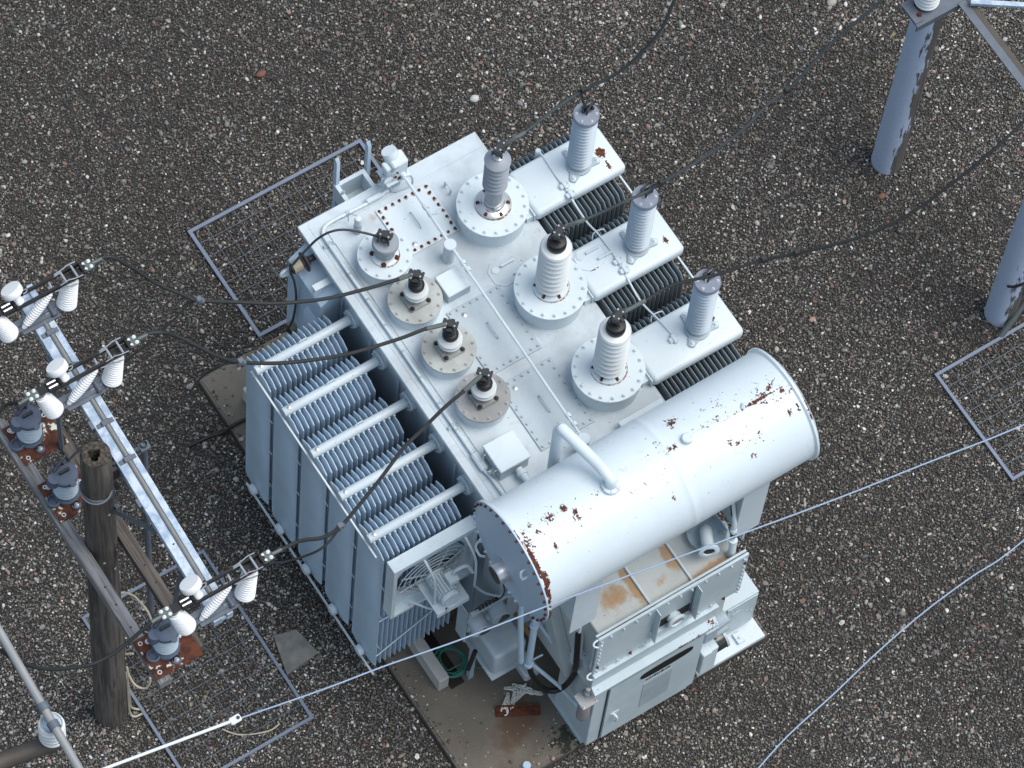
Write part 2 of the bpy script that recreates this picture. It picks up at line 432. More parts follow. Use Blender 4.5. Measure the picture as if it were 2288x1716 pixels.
# ------------------------------------------------------------------ ground
b = MB(); b.add([(-900, -900, -.012), (900, -900, -.012), (900, 900, -.012), (-900, 900, -.012)], [(0, 1, 2, 3)])
tag(build('ground', b, M['bed'], ang=0), kind='structure')
b = MB(); b.add([(-10.5, -9.5, -.008), (11.5, -9.5, -.008), (11.5, 10.5, -.008), (-10.5, 10.5, -.008)], [(0, 1, 2, 3)])
tag(build('soil', b, M['soil'], ang=0), kind='structure')
b = MB()
b.prism([(-2.0, -3.30), (2.02, -3.30), (2.02, 3.0), (-2.0, 3.0)], -.2, .085, 'z')
b.prism([(-1.975, -3.275), (1.995, -3.275), (1.995, 2.975), (-1.975, 2.975)], .085, .10, 'z')
PAD = tag(build('concrete_pad', b, M['concrete'], ang=0), kind='structure')

# loose stones: one cloud of points, each carrying a turned and scaled copy of one of eight stone shapes
stones = bpy.data.collections.new('stone_shapes')
for k in range(8):
    bm = bmesh.new(); bmesh.ops.create_icosphere(bm, subdivisions=1 if k % 2 else 2, radius=1.0)
    sx, sy, sz = random.uniform(.9, 1.45), random.uniform(.65, .95), random.uniform(.45, .75)
    ph = [random.uniform(0, 6) for _ in range(6)]
    for v in bm.verts:
        q = v.co.copy()
        d = 1 + .16 * math.sin(2.3 * q.x + ph[0]) + .14 * math.sin(2.9 * q.y + ph[1]) + .12 * math.sin(3.1 * q.z + ph[2]) + random.uniform(-.10, .10)
        v.co = Vector((q.x * sx * d, q.y * sy * d, q.z * sz * d))
    me = bpy.data.meshes.new('stone_shape'); bm.to_mesh(me); bm.free()
    me.materials.append(M['stone'])
    me.polygons.foreach_set('use_smooth', [k % 2 == 0] * len(me.polygons))
    stones.objects.link(bpy.data.objects.new('stone_shape', me))

def value_noise(x, y, s, seed):
    r = np.random.default_rng(seed); T = r.random((64, 64))
    fx, fy = x / s + 20, y / s + 20
    ix, iy = np.floor(fx).astype(int), np.floor(fy).astype(int); tx, ty = fx - ix, fy - iy
    tx, ty = tx * tx * (3 - 2 * tx), ty * ty * (3 - 2 * ty)
    g_ = lambda a, b_: T[a % 64, b_ % 64]
    return (g_(ix, iy) * (1 - tx) + g_(ix + 1, iy) * tx) * (1 - ty) + (g_(ix, iy + 1) * (1 - tx) + g_(ix + 1, iy + 1) * tx) * ty

def scatter():
    U = np.array([.8406, -.5387]); W = np.array([.5387, .8406])     # along and across the view over the ground
    # ground strip seen by the camera, with two metres to spare on every side
    a = np.arange(-7.9, 8.3, .0232); c = np.arange(-7.2, 8.2, .0232)
    A, Cc = np.meshgrid(a, c)
    A = A.ravel() + rng.uniform(-.013, .013, A.size); Cc = Cc.ravel() + rng.uniform(-.013, .013, Cc.size)
    x = A * U[0] + Cc * W[0] + .3; y = A * U[1] + Cc * W[1] + .1
    # keep a band around the frame (measured from the frame's own ground outline)
    keep = (np.abs(A) < 8.9) & (Cc > -8.2) & (Cc < 9.0)
    pad = (x > -2.03) & (x < 2.05) & (y > -3.33) & (y < 3.03)
    dpad = np.minimum(np.minimum(x + 2.0, 2.02 - x), np.minimum(y + 3.3, 3.0 - y))
    spill = pad & (rng.random(x.size) < .30 * np.exp(-np.clip(dpad, 0, 9) / .09) + .0025) & (dpad > .01)
    keep = (keep & ~pad) | spill
    onpad = spill[keep]
    x, y = x[keep], y[keep]
    n = x.size
    big = value_noise(x, y, 1.1, 5)
    coarse = np.clip((big - .52) * 4, 0, 1) * np.clip((value_noise(x, y, 3.7, 8) - .35) * 3, 0, 1)
    r = .0112 * np.exp(rng.normal(0, .28, n))
    u = rng.random(n)
    r = np.where(u < .007 + .055 * coarse, rng.uniform(.018, .034, n), r)
    z = np.where(onpad, .10 + r * .3, rng.uniform(-.006, .012, n) + r * .25)
    # colours: mostly dark greys and browns, some pale, rose and green pebbles
    pal = np.array([(.030, .029, .027), (.054, .051, .047), (.088, .083, .076), (.130, .123, .113), (.195, .186, .174), (.31, .30, .28), (.58, .57, .54), (.16, .085, .066), (.25, .17, .145), (.12, .145, .13), (.20, .165, .115), (.15, .17, .19)])
    p0 = np.array([.14, .23, .24, .18, .10, .052, .026, .010, .010, .012, .010, .008]); p0 = p0 / p0.sum()
    p1 = np.array([.08, .13, .17, .16, .15, .10, .05, .05, .05, .05, .03, .02]); p1 = p1 / p1.sum()
    c0, c1 = np.cumsum(p0), np.cumsum(p1)
    v = rng.random(n)
    i0 = np.searchsorted(c0, v); i1 = np.searchsorted(c1, v)
    idx = np.where((r > .0195) | (rng.random(n) < .12 * coarse), i1, i0).clip(0, 11)
    col = pal[idx] * rng.uniform(.85, 1.55, (n, 1)) * (1 + rng.normal(0, .03, (n, 3)))
    # the lower-left of the yard has washed, paler chippings
    wash = np.clip((-(x) * .6 - y * .55 - 1.6) / 3.0, 0, 1)
    col *= (1 + .75 * wash * (value_noise(x, y, .9, 3) > .25))[:, None]
    col *= np.array([1.0, .992, .955]) * (.74 + .42 * value_noise(x, y, 2.3, 21) * value_noise(x, y, .8, 22) * 2)[:, None]
    col = np.clip(col, .01, .75)
    me = bpy.data.meshes.new('gravel')
    me.vertices.add(n)
    me.vertices.foreach_set('co', np.stack([x, y, z], 1).astype(np.float32).ravel())
    def attr(nm, ty, arr, key):
        at_ = me.attributes.new(nm, ty, 'POINT'); at_.data.foreach_set(key, np.ascontiguousarray(arr).ravel())
    attr('col', 'FLOAT_COLOR', np.concatenate([col, np.ones((n, 1))], 1).astype(np.float32), 'color')
    attr('rot', 'FLOAT_VECTOR', np.stack([rng.uniform(-.6, .6, n), rng.uniform(-.6, .6, n), rng.uniform(0, 6.28, n)], 1).astype(np.float32), 'vector')
    attr('siz', 'FLOAT', r.astype(np.float32), 'value')
    attr('idx', 'INT', rng.integers(0, 8, n).astype(np.int32), 'value')
    me.update()
    o = bpy.data.objects.new('gravel', me); C.objects.link(o)
    ng = bpy.data.node_groups.new('gravel_scatter', 'GeometryNodeTree')
    ng.interface.new_socket('Geometry', in_out='INPUT', socket_type='NodeSocketGeometry')
    ng.interface.new_socket('Geometry', in_out='OUTPUT', socket_type='NodeSocketGeometry')
    N = ng.nodes; gi = N.new('NodeGroupInput'); go = N.new('NodeGroupOutput')
    m2p = N.new('GeometryNodeMeshToPoints')
    iop = N.new('GeometryNodeInstanceOnPoints'); ci = N.new('GeometryNodeCollectionInfo')
    ci.inputs['Collection'].default_value = stones
    ci.inputs['Separate Children'].default_value = True; ci.inputs['Reset Children'].default_value = True
    def na(nm, ty):
        q = N.new('GeometryNodeInputNamedAttribute'); q.data_type = ty; q.inputs['Name'].default_value = nm; return q.outputs['Attribute']
    L = ng.links.new
    L(gi.outputs[0], m2p.inputs['Mesh']); L(m2p.outputs[0], iop.inputs['Points']); L(ci.outputs[0], iop.inputs['Instance'])
    iop.inputs['Pick Instance'].default_value = True
    L(na('idx', 'INT'), iop.inputs['Instance Index']); L(na('siz', 'FLOAT'), iop.inputs['Scale'])
    e2r = N.new('FunctionNodeEulerToRotation'); L(na('rot', 'FLOAT_VECTOR'), e2r.inputs[0]); L(e2r.outputs[0], iop.inputs['Rotation'])
    L(iop.outputs[0], go.inputs[0])
    md = o.modifiers.new('scatter', 'NODES'); md.node_group = ng
    tag(o, kind='stuff')
scatter()

# ------------------------------------------------------------------ the transformer
T = thing('power_transformer', (0, 0, .1), 'pale grey oil filled transformer with finned radiators standing on the concrete pad', 'transformer')
ZT = 4.40
def part(name, mb, mat, parent=None, ang=35, label=None, kind=None):
    return tag(build(name, mb, mat, T if parent is None else parent, ang), label, None, None, kind)

# tank, rails and cover
b = MB()
b.box(-1.02, 1.16, -1.85, 2.2, .45, 4.30)
for y in np.arange(-1.8, 2.2, .59): b.box(-1.05, -1.02, y + .28, y + .31, .6, 4.0)
b.box(-1.10, 1.235, -2.16, 2.30, 4.27, 4.325)
b.box(-1.0, 1.14, -1.82, 2.18, .38, .45)
part('tank', b, M['tank'])
b = MB()
for x in (-1.62, .9): b.box(x - .07, x + .07, -1.9 if x < 0 else -2.3, 2.5, .12, .42, .01)
part('skid_beam', b, M['skid'])
b = MB(); b.box(-1.54, -1.36, -1.95, 1.8, .102, .122, .003)
part('skid_foot', b, M['skid_dark'])
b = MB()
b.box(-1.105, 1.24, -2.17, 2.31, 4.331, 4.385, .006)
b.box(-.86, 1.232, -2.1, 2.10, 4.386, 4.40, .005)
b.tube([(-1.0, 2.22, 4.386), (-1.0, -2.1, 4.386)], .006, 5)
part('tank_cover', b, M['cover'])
b = MB()
for y in np.arange(-2.0, 2.25, .165):
    b.bolt(-1.075, y, 4.27, .014, -.03, washer=False)
part('rim_bolt_row', b, M['shade'], kind='stuff')

# inspection covers, bolted down
def inspection(x0, x1, y0, y1, rusty, nx, ny, skip=None):
    b = MB(); b.box(x0, x1, y0, y1, 4.402, 4.424, .004)
    p = part('inspection_cover', b, M['plate_new'] if rusty else M['hatch'], label='inspection cover with rusted bolts' if rusty else None)
    b = MB(); e = .035
    pts = [(x0 + e + (x1 - x0 - 2 * e) * i / (nx - 1), y) for i in range(nx) for y in (y0 + e, y1 - e)] + [(x, y0 + e + (y1 - y0 - 2 * e) * i / (ny - 1)) for i in range(1, ny - 1) for x in (x0 + e, x1 - e)]
    for (x, y) in pts:
        if rusty:
            n = 9; o = len(b.v); rr = random.uniform(.020, .032)
            dx, dy = random.uniform(-.006, .006), -random.uniform(0, .012)
            b.add([(x + dx + rr * random.uniform(.6, 1.15) * math.cos(6.283 * i / n), y + dy + rr * random.uniform(.6, 1.15) * math.sin(6.283 * i / n), 4.4265) for i in range(n)], [tuple(range(n))], 1)
        b.bolt(x, y, 4.425, .017 if rusty else .015, .018, m=0, washer=False)
    part('cover_bolts', b, [M['rust_bolt'], M['halo']] if rusty else M['hatch'], p, kind='stuff')
    cx_, cy_ = (x0 + x1) / 2, (y0 + y1) / 2
    b = MB(); b.tube(smooth_path([(cx_ - .02, cy_ + .11, 4.42), (cx_ - .02, cy_ + .105, 4.46), (cx_ - .02, cy_ + .06, 4.468), (cx_ - .02, cy_ - .06, 4.468), (cx_ - .02, cy_ - .105, 4.46), (cx_ - .02, cy_ - .11, 4.42)], 3), .007, 6)
    part('lift_handle', b, M['hatch'], p)
    b = MB(); b.lathe([(.028, 0), (.03, .008), (.018, .012), (.018, .02), (.010, .022), (.010, .04)], (x0 + .16, y1 - .12 if not rusty else y0 + .1, 4.424), n=12)
    part('vent_plug', b, M['bright'], p)
inspection(-.27, .414, 1.336, 2.02, True, 8, 8)
inspection(-.265, .42, -.365, .533, False, 8, 9)
inspection(-.265, .432, -1.418, -.51, False, 8, 9)

# low voltage turrets and bushings
def bolt_ring(x, y, z, r, n, rr, off=.2):
    b = MB()
    for i in range(n):
        a = 2 * PI * i / n + off
        b.bolt(x + r * math.cos(a), y + r * math.sin(a), z, rr, rr * 1.3)
    return b
def terminal(x, y, z, parent, tall=.12, turn=0.0, name='terminal_clamp'):
    b = MB(); ct, st_ = math.cos(turn), math.sin(turn)
    def Q(dx, dy, dz): return (x + dx * ct - dy * st_, y + dx * st_ + dy * ct, z + dz)
    b.cyl(Q(0, 0, 0), Q(0, 0, tall), .026, n=10)
    Mx = Matrix.Translation((x, y, z)) @ Matrix.Rotation(turn, 4, 'Z')
    b.box(-.05, .05, -.05, .05, tall * .30, tall * .80, .01, M=Mx)
    b.box(-.022, .022, -.075, .075, tall * .8, tall * .95, .005, M=Mx)
    b.box(-.075, .10, -.042, .042, tall * 1.0, tall * 1.22, .006, M=Mx)
    for dx in (-.04, .055):
        for dy in (-.03, .03):
            b.cyl(Q(dx, dy, tall * .9), Q(dx, dy, tall * 1.30), .011, n=6, m=1)
            b.cyl(Q(dx * 1.3, dy * 1.9, tall * .3), Q(dx * 1.3, dy * 1.9, tall * .72), .013, n=6, m=0)
    part(name, b, [M['clamp'], M['bright']], parent)
LVX = -.525
for i, (y, pm) in enumerate(((1.417, 'plate_new'), (.78, 'plate_grey'), (.082, 'plate_grey'), (-.608, 'plate_old'))):
    b = MB(); b.cyl((LVX, y, 4.40), (LVX, y, 4.596), .285, n=40)
    b.tube([(LVX + .287 * math.cos(a), y + .287 * math.sin(a), 4.404) for a in np.linspace(0, 6.283, 40, endpoint=False)], .007, 5, closed=True)
    t = part('low_voltage_turret', b, M['paint'])
    b = MB(); b.lathe([(.300, 0), (.307, .004), (.307, .020), (.302, .024)], (LVX, y, 4.598), n=48)
    pl_ = part('turret_plate', b, M[pm], t)
    part('plate_bolts', bolt_ring(LVX, y, 4.622, .272, 12, .0165), M['paint' if i == 0 else 'plate_grey'], t, kind='stuff')
    if i == 0:
        b = MB(); b.lathe([(.112, 0), (.115, .05), (.122, .16), (.135, .21), (.15, .215), (.15, .27), (.14, .285)], (LVX, y, 4.665), n=32)
        bu = part('bushing', b, M['silicone'], label='neutral bushing with plain grey cap and rusted base bolts')
        b = MB(); b.lathe([(.155, 0), (.158, .02), (.125, .03), (.122, .05)], (LVX, y, 4.625), n=32)
        part('base_flange', b, M['plate_new'], bu)
        b = MB(); b.lathe([(.164, 0), (.164, .003)], (LVX + .006, y - .008, 4.6235), n=26); part('rust_ring', b, M['halo'], bu)
        b = MB()
        for a in (-2.2, -.9, .3, 2.6):
            b.bolt(LVX + .138 * math.cos(a), y + .138 * math.sin(a), 4.65, .022, .026)
        part('base_bolts', b, M['rust_bolt'], bu, kind='stuff')
        terminal(LVX, y, 4.945, bu, .15, 2.2)
    else:
        b = MB()
        prof = [(.085, 0), (.088, .10), (.133, .135), (.137, .15), (.118, .175), (.118, .185), (.136, .205), (.138, .225), (.10, .26), (.095, .275)]
        b.lathe(prof, (LVX, y, 4.66), n=36)
        bu = part('bushing', b, M['porcelain'])
        b = MB(); b.box(LVX - .13, LVX + .13, y - .13, y + .13, 4.625, 4.665, .008)
        b.lathe([(.10, 0), (.092, .03)], (LVX, y, 4.665), n=20)
        part('base_flange', b, M['plate_old'], bu)
        b = MB()
        for sx in (-1, 1):
            for sy in (-1, 1): b.bolt(LVX + sx * .105, y + sy * .105, 4.665, .02, .024)
        part('base_bolts', b, M['clamp'], bu, kind='stuff')
        b = MB(); b.lathe([(.082, 0), (.09, .02), (.09, .06), (.078, .075), (.05, .085), (.05, .12), (.062, .122), (.062, .14), (.035, .15)], (LVX, y, 4.93), n=26)
        part('black_cap', b, M['black'], bu)
        terminal(LVX, y, 5.07, bu, .15, 2.3)

# high voltage turrets and bushings
HVX = .805
for i, y in enumerate((1.287, .098, -1.072)):
    b = MB(); b.cyl((HVX, y, 4.40), (HVX, y, 4.702), .385, n=48)
    b.tube([(HVX + .388 * math.cos(a), y + .388 * math.sin(a), 4.404) for a in np.linspace(0, 6.283, 48, endpoint=False)], .008, 5, closed=True)
    b.box(HVX + .30, 1.205, y - .27, y + .27, 4.40, 4.50)
    t = part('high_voltage_turret', b, M['paint'])
    b = MB(); b.lathe([(.400, 0), (.408, .004), (.408, .022), (.402, .027)], (HVX, y, 4.704), n=56)
    part('turret_plate', b, M['plate_new'], t)
    part('plate_bolts', bolt_ring(HVX, y, 4.731, .366, 18, .0190, .08), M['plate_new'], t, kind='stuff')
    z0 = 4.733
    b = MB(); b.lathe([(.198, 0), (.200, .022), (.192, .03), (.135, .05 if i else .045), (.12, .075)], (HVX, y, z0), n=40)
    fl = b
    if i == 0:
        b = MB(); prof = [(.098, .05), (.098, .42), (.118, .44)]
        for k in range(6): prof += [(.104, .455 + k * .09), (.138, .478 + k * .09), (.141, .488 + k * .09), (.108, .512 + k * .09)]
        prof += [(.148, 1.03), (.150, 1.05), (.10, 1.10), (.055, 1.115)]
        b.lathe(prof, (HVX, y, z0), n=36)
        bu = part('bushing', b, M['silicone'], label='grey rubber bushing with ribbed sheds and steel base')
        part('base_flange', fl, M['bright'], bu)
        b = MB(); b.lathe([(.052, 0), (.058, .02), (.04, .03), (.034, .06)], (HVX, y, z0 + 1.115), n=20); part('top_ring', b, M['bright'], bu)
        b = MB(); b.cyl((HVX, y, z0 + .10), (HVX, y, z0 + .14), .102, n=28); b.box(HVX - .06, HVX - .02, y - .125, y - .09, z0 + .10, z0 + .14, .004); part('band_clamp', b, M['bright'], bu)
        terminal(HVX, y, z0 + 1.17, bu, .16, .6)
    else:
        b = MB(); prof = [(.150, .05)]
        for k in range(8): prof += [(.128, .072 + k * .107), (.128, .098 + k * .107), (.178, .118 + k * .107), (.181, .128 + k * .107), (.140, .160 + k * .107)]
        prof += [(.172, .94), (.178, .955), (.165, .98), (.10, 1.0)]
        b.lathe(prof, (HVX, y, z0), n=40)
        bu = part('bushing', b, M['porcelain'])
        part('base_flange', fl, M['paint'], bu)
        b = MB(); b.lathe([(.098, 0), (.108, .02), (.108, .09), (.092, .115), (.10, .12), (.10, .145), (.05, .165)], (HVX, y, z0 + .99), n=30); part('black_cap', b, M['black'], bu)
        terminal(HVX, y, z0 + 1.15, bu, .16, .5)
    b = MB()
    for k in range(6):
        a = 2 * PI * k / 6 + .52
        b.bolt(HVX + .165 * math.cos(a), y + .165 * math.sin(a), z0 + .03, .020, .022)
    part('base_bolts', b, M['rust_bolt'], bu, kind='stuff')
    b = MB(); b.lathe([(.206, 0), (.207, .002)], (HVX + .004, y - .006, z0 - .0012), n=32); part('rust_ring', b, M['halo'], bu)

# radiators on the left: header pipe, sixteen fins, flange, bottom header
def fin_mesh(x, ya, yb, za, zb, cy_, cz_, tk=.012, rim=.022):
    def poly(e):
        return [(ya + cy_ * 1, za + e), (yb - cy_, za + e), (yb - e, za + cz_), (yb - e, zb - cz_), (yb - cy_, zb - e), (ya + cy_, zb - e), (ya + e, zb - cz_), (ya + e, za + cz_)]
    P0, P1 = poly(0), poly(rim)
    b = MB(); v = []
    for (P, t) in ((P0, .004), (P1, tk)):
        for sgn in (-1, 1): v += [(x + sgn * t, q[0], q[1]) for q in P]
    f = []
    for i in range(8):
        j = (i + 1) % 8
        f += [(i, j, 8 + j, 8 + i), (16 + i, 16 + j, j, i), (8 + i, 8 + j, 24 + j, 24 + i)]
    f += [tuple(range(16, 24)), tuple(range(31, 23, -1))]
    return b.add(v, f)
def radiator_left(y):
    b = MB()
    b.lathe([(.03, -.012), (.050, -.008), (.055, 0), (.055, 1.22)], (-2.30, y, 3.90), (1, 0, 0), n=18)
    b.lathe([(.115, 0), (.118, .004), (.118, .02), (.115, .024)], (-1.075, y, 3.90), (1, 0, 0), n=24)
    b.lathe([(.118, 0), (.118, .024)], (-1.047, y, 3.90), (1, 0, 0), n=24)
    r = part('radiator', b, M['paint'], label=None)
    b = MB(); b.cyl((-2.30, y, .62), (-1.02, y, .62), .05, n=14)
    b.lathe([(.035, -.06), (.065, -.055), (.072, 0), (.045, .03)], (-2.30, y, .64), (1, 0, 0), n=14)
    part('lower_header', b, M['paint'], r)
    f0 = None
    for k in range(16):
        x = -2.262 + k * .0665
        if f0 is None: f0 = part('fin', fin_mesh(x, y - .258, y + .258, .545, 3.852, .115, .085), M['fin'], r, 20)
        else: dup(f0, (k * .0665, 0, 0), r)
    b = MB()
    for k in range(16):
        x = -2.262 + k * .0665
        for s_ in (-1, 1): b.box(x - .012, x + .012, y + s_ * .052 - .012, y + s_ * .052 + .012, 3.848, 3.872)
    part('weld_beads', b, M['paint'], r, kind='stuff')
    b = MB()
    for k in range(8):
        a = k * PI / 4 + .2
        b.cyl((-1.10, y + .092 * math.cos(a), 3.90 + .092 * math.sin(a)), (-1.03, y + .092 * math.cos(a), 3.90 + .092 * math.sin(a)), .017, n=6)
    part('flange_bolts', b, M['shade'], r, kind='stuff')
    b = MB(); b.lathe([(.026, 0), (.026, .012), (.014, .014), (.014, .03), (.008, .032)], (-2.235, y, 3.953), n=10)
    part('vent_plug', b, M['bright'], r)
    b = MB(); b.tube(smooth_path([(-1.73, y + .02, 3.945), (-1.73, y + .02, 3.985), (-1.68, y + .02, 4.0), (-1.63, y + .02, 3.985), (-1.63, y + .02, 3.945)], 4), .008, 6)
    part('lifting_eye', b, M['paint'], r)
    return r
r0 = radiator_left(1.225)
for k in range(1, 5): dup(r0, (0, -.5925 * k, 0), T)
for z in (.50, 3.74):
    b = MB(); b.box(-2.325, -2.305, -1.33 if z > 1 else -1.45, 1.30 if z > 1 else 1.38, z, z + .035)
    part('tie_bar', b, M['paint'])
b = MB()
for k in range(5):
    for z in (1.35, 2.25, 3.1):
        y = 1.225 - .5925 * k
        b.tube([(-2.28, y - .26, z), (-2.28, y - .335, z - .02)], .006, 5)
part('spacer_link', b, M['shade'], kind='stuff')
b = MB()
for z0_, z1_ in ((2.05, 2.15), (1.0, 1.62)): b.tube([(-2.28, -1.425, z0_), (-1.25, -1.425, z1_)], .009, 6)
part('brace_rod', b, M['paint'])

# ducts over the right-hand radiators, with their headers and fins
def radiator_right(y):
    b = MB()
    b.box(1.205, 2.41, y - .315, y + .315, 4.405, 4.58, .055)
    d = part('radiator_duct', b, M['duct'], ang=45)
    b = MB(); b.box(2.30, 2.36, y - .26, y + .30, 4.345, 4.405); b.tube([(1.22, y - .16, 4.37), (2.36, y - .16, 4.37)], .07, 12)
    b.box(1.19, 1.204, y - .29, y + .29, 4.42, 4.545)
    part('header_pipe', b, M['paint'], d)
    f0 = None
    for k in range(16):
        x = 1.325 + k * .0620
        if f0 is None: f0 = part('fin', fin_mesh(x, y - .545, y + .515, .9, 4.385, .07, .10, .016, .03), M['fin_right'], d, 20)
        else: dup(f0, (k * .0620, 0, 0), d)
    return d
d0 = radiator_right(1.285)
dup(d0, (0, -1.19, 0), T); dup(d0, (0, -2.385, 0), T)
b = MB(); b.box(2.40, 2.42, -1.2, 1.25, 4.15, 4.19)
part('tie_bar', b, M['paint'])
b = MB(); b.box(1.16, 1.24, -2.15, 2.28, 4.17, 4.26); part('tank_rail', b, M['paint'])
for yy, nm in ((.335, 'lifting_eye'), (-.855, 'lifting_eye')):
    b = MB(); b.tube(smooth_path([(1.60, yy + .10, 4.50), (1.62, yy + .13, 4.55), (1.68, yy + .13, 4.58), (1.75, yy + .12, 4.56), (1.77, yy + .10, 4.50)], 4), .008, 6); part(nm, b, M['paint'])
# earthing wire clamped across the ducts
b = MB(); b.tube(smooth_path([(1.66, 1.66, 4.56), (1.66, 1.53, 4.592), (1.65, 1.30, 4.594), (1.65, 1.05, 4.594), (1.65, .83, 4.55), (1.65, .62, 4.54), (1.66, .41, 4.59), (1.665, .13, 4.594), (1.64, -.2, 4.58), (1.62, -.5, 4.55), (1.65, -.8, 4.592), (1.68, -1.06, 4.594), (1.66, -1.16, 4.594)], 4), .012, 6)
b.lathe([(.03, 0), (.034, .01), (.034, .16), (.028, .17)], (1.66, 1.66, 4.40), n=12)
ew = part('earthing_wire', b, M['paint'])
for y in (1.12, .99, .02, -.11, -1.10):
    b = MB(); b.box(1.60, 1.72, y - .03, y + .03, 4.582, 4.625, .008); b.box(1.64, 1.69, y - .05, y + .05, 4.59, 4.64, .006); b.bolt(1.70, y, 4.62, .014, .02)
    part('wire_clamp', b, M['paint_chip'], ew)
# welded hatch outlines with grab bars
def hatch(cx_, cy_, z, rx_, ry_, rust):
    b = MB(); pts = [(cx_ + sx * rx_ * kx, cy_ + sy * ry_ * ky) for sx, sy, kx, ky in ((-1, 1, .55, 1), (1, 1, .55, 1), (1, 1, 1, .5), (1, -1, 1, .5), (1, -1, .55, 1), (-1, -1, .55, 1), (-1, -1, 1, .5), (-1, 1, 1, .5))]
    b.prism(pts, z, z + .008, 'z')
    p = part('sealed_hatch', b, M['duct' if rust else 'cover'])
    b = MB(); b.tube([(q[0], q[1], z + .008) for q in pts], .006, 5, closed=True); part('hatch_bead', b, M['old_fan'], p)
    b = MB()
    for dy in (.33, -.62): b.box(cx_ - .03 + (.08 if dy < 0 else 0), cx_ + .14 + (.08 if dy < 0 else 0), cy_ + dy * ry_, cy_ + dy * ry_ + .022, z + .008, z + .05, .003)
    b.lathe([(.04, 0), (.045, .012), (.02, .013)], (cx_ - .10, cy_ + .06, z + .006), n=14)
    part('grab_bar', b, M['paint'], p)
hatch(.59, .64, 4.399, .19, .16, False)
hatch(1.43, .225, 4.579, .175, .135, True)

# small fittings on the cover
b = MB(); b.tube([(.145, 2.12, 4.74), (.13, 1.13, 4.74)], .020, 10); b.tube([(.125, 1.06, 4.74), (.105, -1.62, 4.74)], .017, 10)
for y in (1.66, 1.56, .86, .76, -1.30, -1.42): b.cyl((.13 + (.012 if y > 1.2 else -.012 if y < 0 else 0), y, 4.74), (.13 + (.012 if y > 1.2 else -.012 if y < 0 else 0), y - .05, 4.74), .034, n=8)
cd = part('conduit', b, M['paint'])
for (x, y) in ((.12, 1.095), (.105, -1.65)):
    b = MB(); b.cyl((x, y, 4.40), (x, y, 4.735), .068, n=24); b.lathe([(.070, 0), (.074, .006), (.074, .03), (.066, .04)], (x, y, 4.735), n=28)
    part('conduit_post', b, M['paint'], cd)
b = MB(); b.tube([(.155, 1.50, 4.74), (.22, 1.50, 4.76)], .012, 6)
for k in range(8):
    a = k * PI / 4; b.cyl((.23, 1.50, 4.77), (.23 + .04 * math.cos(a), 1.50 + .04 * math.sin(a), 4.77), .006, n=5)
part('valve_wheel', b, M['paint'], cd)
def jbox(x0, x1, y0, y1, z0, z1, lid=0.0, name='junction_box'):
    b = MB(); b.box(x0 + lid, x1 - lid, y0 + lid, y1 - lid, 4.402, z0, .006)
    p = part(name, b, M['shade'])
    b = MB(); b.box(x0, x1, y0, y1, z0, z1, .008); part('lid', b, M['plate_new'], p)
    return p
jbox(-.185, .115, .625, .915, 4.55, 4.575, .004)
jb = jbox(-.855, -.467, -1.49, -1.11, 4.62, 4.66, .012)
b = MB()
for y in (-1.20, -1.42): b.tube([(-.85, y, 4.60), (-.885, y, 4.60), (-.90, y, 4.58), (-.90, y - .02, 4.56)], .010, 6)
b.cyl((-.92, -1.36, 4.49), (-.84, -1.36, 4.49), .025, n=10)
part('latch', b, M['bright'], jb)
b = MB(); b.cyl((-.62, -1.49, 4.50), (-.60, -1.95, 4.50), .045, n=14); b.cyl((-.618, -1.53, 4.50), (-.617, -1.58, 4.50), .058, n=14); part('gland_pipe', b, M['paint'], jb)
b = MB(); b.box(.62, 1.15, -1.86, -1.62, 4.402, 4.52, .006); p_ = part('junction_box', b, M['shade']); b = MB(); b.box(.60, 1.17, -1.88, -1.60, 4.522, 4.545, .005); part('lid', b, M['paint'], p_)
b = MB(); b.box(.57, .62, -1.84, -1.80, 4.46, 4.50, .004); b.cyl((.60, -1.82, 4.50), (.60, -1.82, 4.53), .016, n=8); part('latch', b, M['shade'], p_)
# wiring pipe along the edge of the cover
ep = smooth_path([(-.01, 2.16, 4.43), (-.12, 2.15, 4.43), (-.32, 2.14, 4.43), (-.61, 2.15, 4.43), (-.76, 2.15, 4.43), (-.86, 2.13, 4.43), (-.915, 2.07, 4.43), (-.93, 1.96, 4.43), (-.93, 1.21, 4.43), (-.93, -.31, 4.43), (-.93, -.70, 4.43), (-.93, -1.13, 4.43), (-.93, -1.29, 4.43), (-.91, -1.44, 4.43), (-.90, -1.9, 4.43)], 4)
b = MB(); b.tube(ep, .020, 8)
wp = part('wiring_pipe', b, M['paint'])
b = MB(); b.box(-.30, -.10, 2.12, 2.18, 4.41, 4.47, .012); b.box(-.965, -.875, -1.30, -1.06, 4.41, 4.475, .018); part('pull_box', b, M['paint'], wp)
b = MB()
for (x, y) in ((-.93, 1.93), (-.93, -.66), (-.55, 2.15)):
    b.box(x - .07, x + .07, y - .02, y + .02, 4.402, 4.412); b.box(x - .025, x + .025, y - .022, y + .022, 4.412, 4.456, .006)
    for s_ in (-1, 1): b.bolt(x + s_ * .055, y, 4.412, .010, .014)
for y in np.arange(1.5, -1.0, -.37): b.cyl((-.93, y, 4.43), (-.93, y - .02, 4.43), .026, n=8)
part('pipe_clip', b, M['shade'], wp)
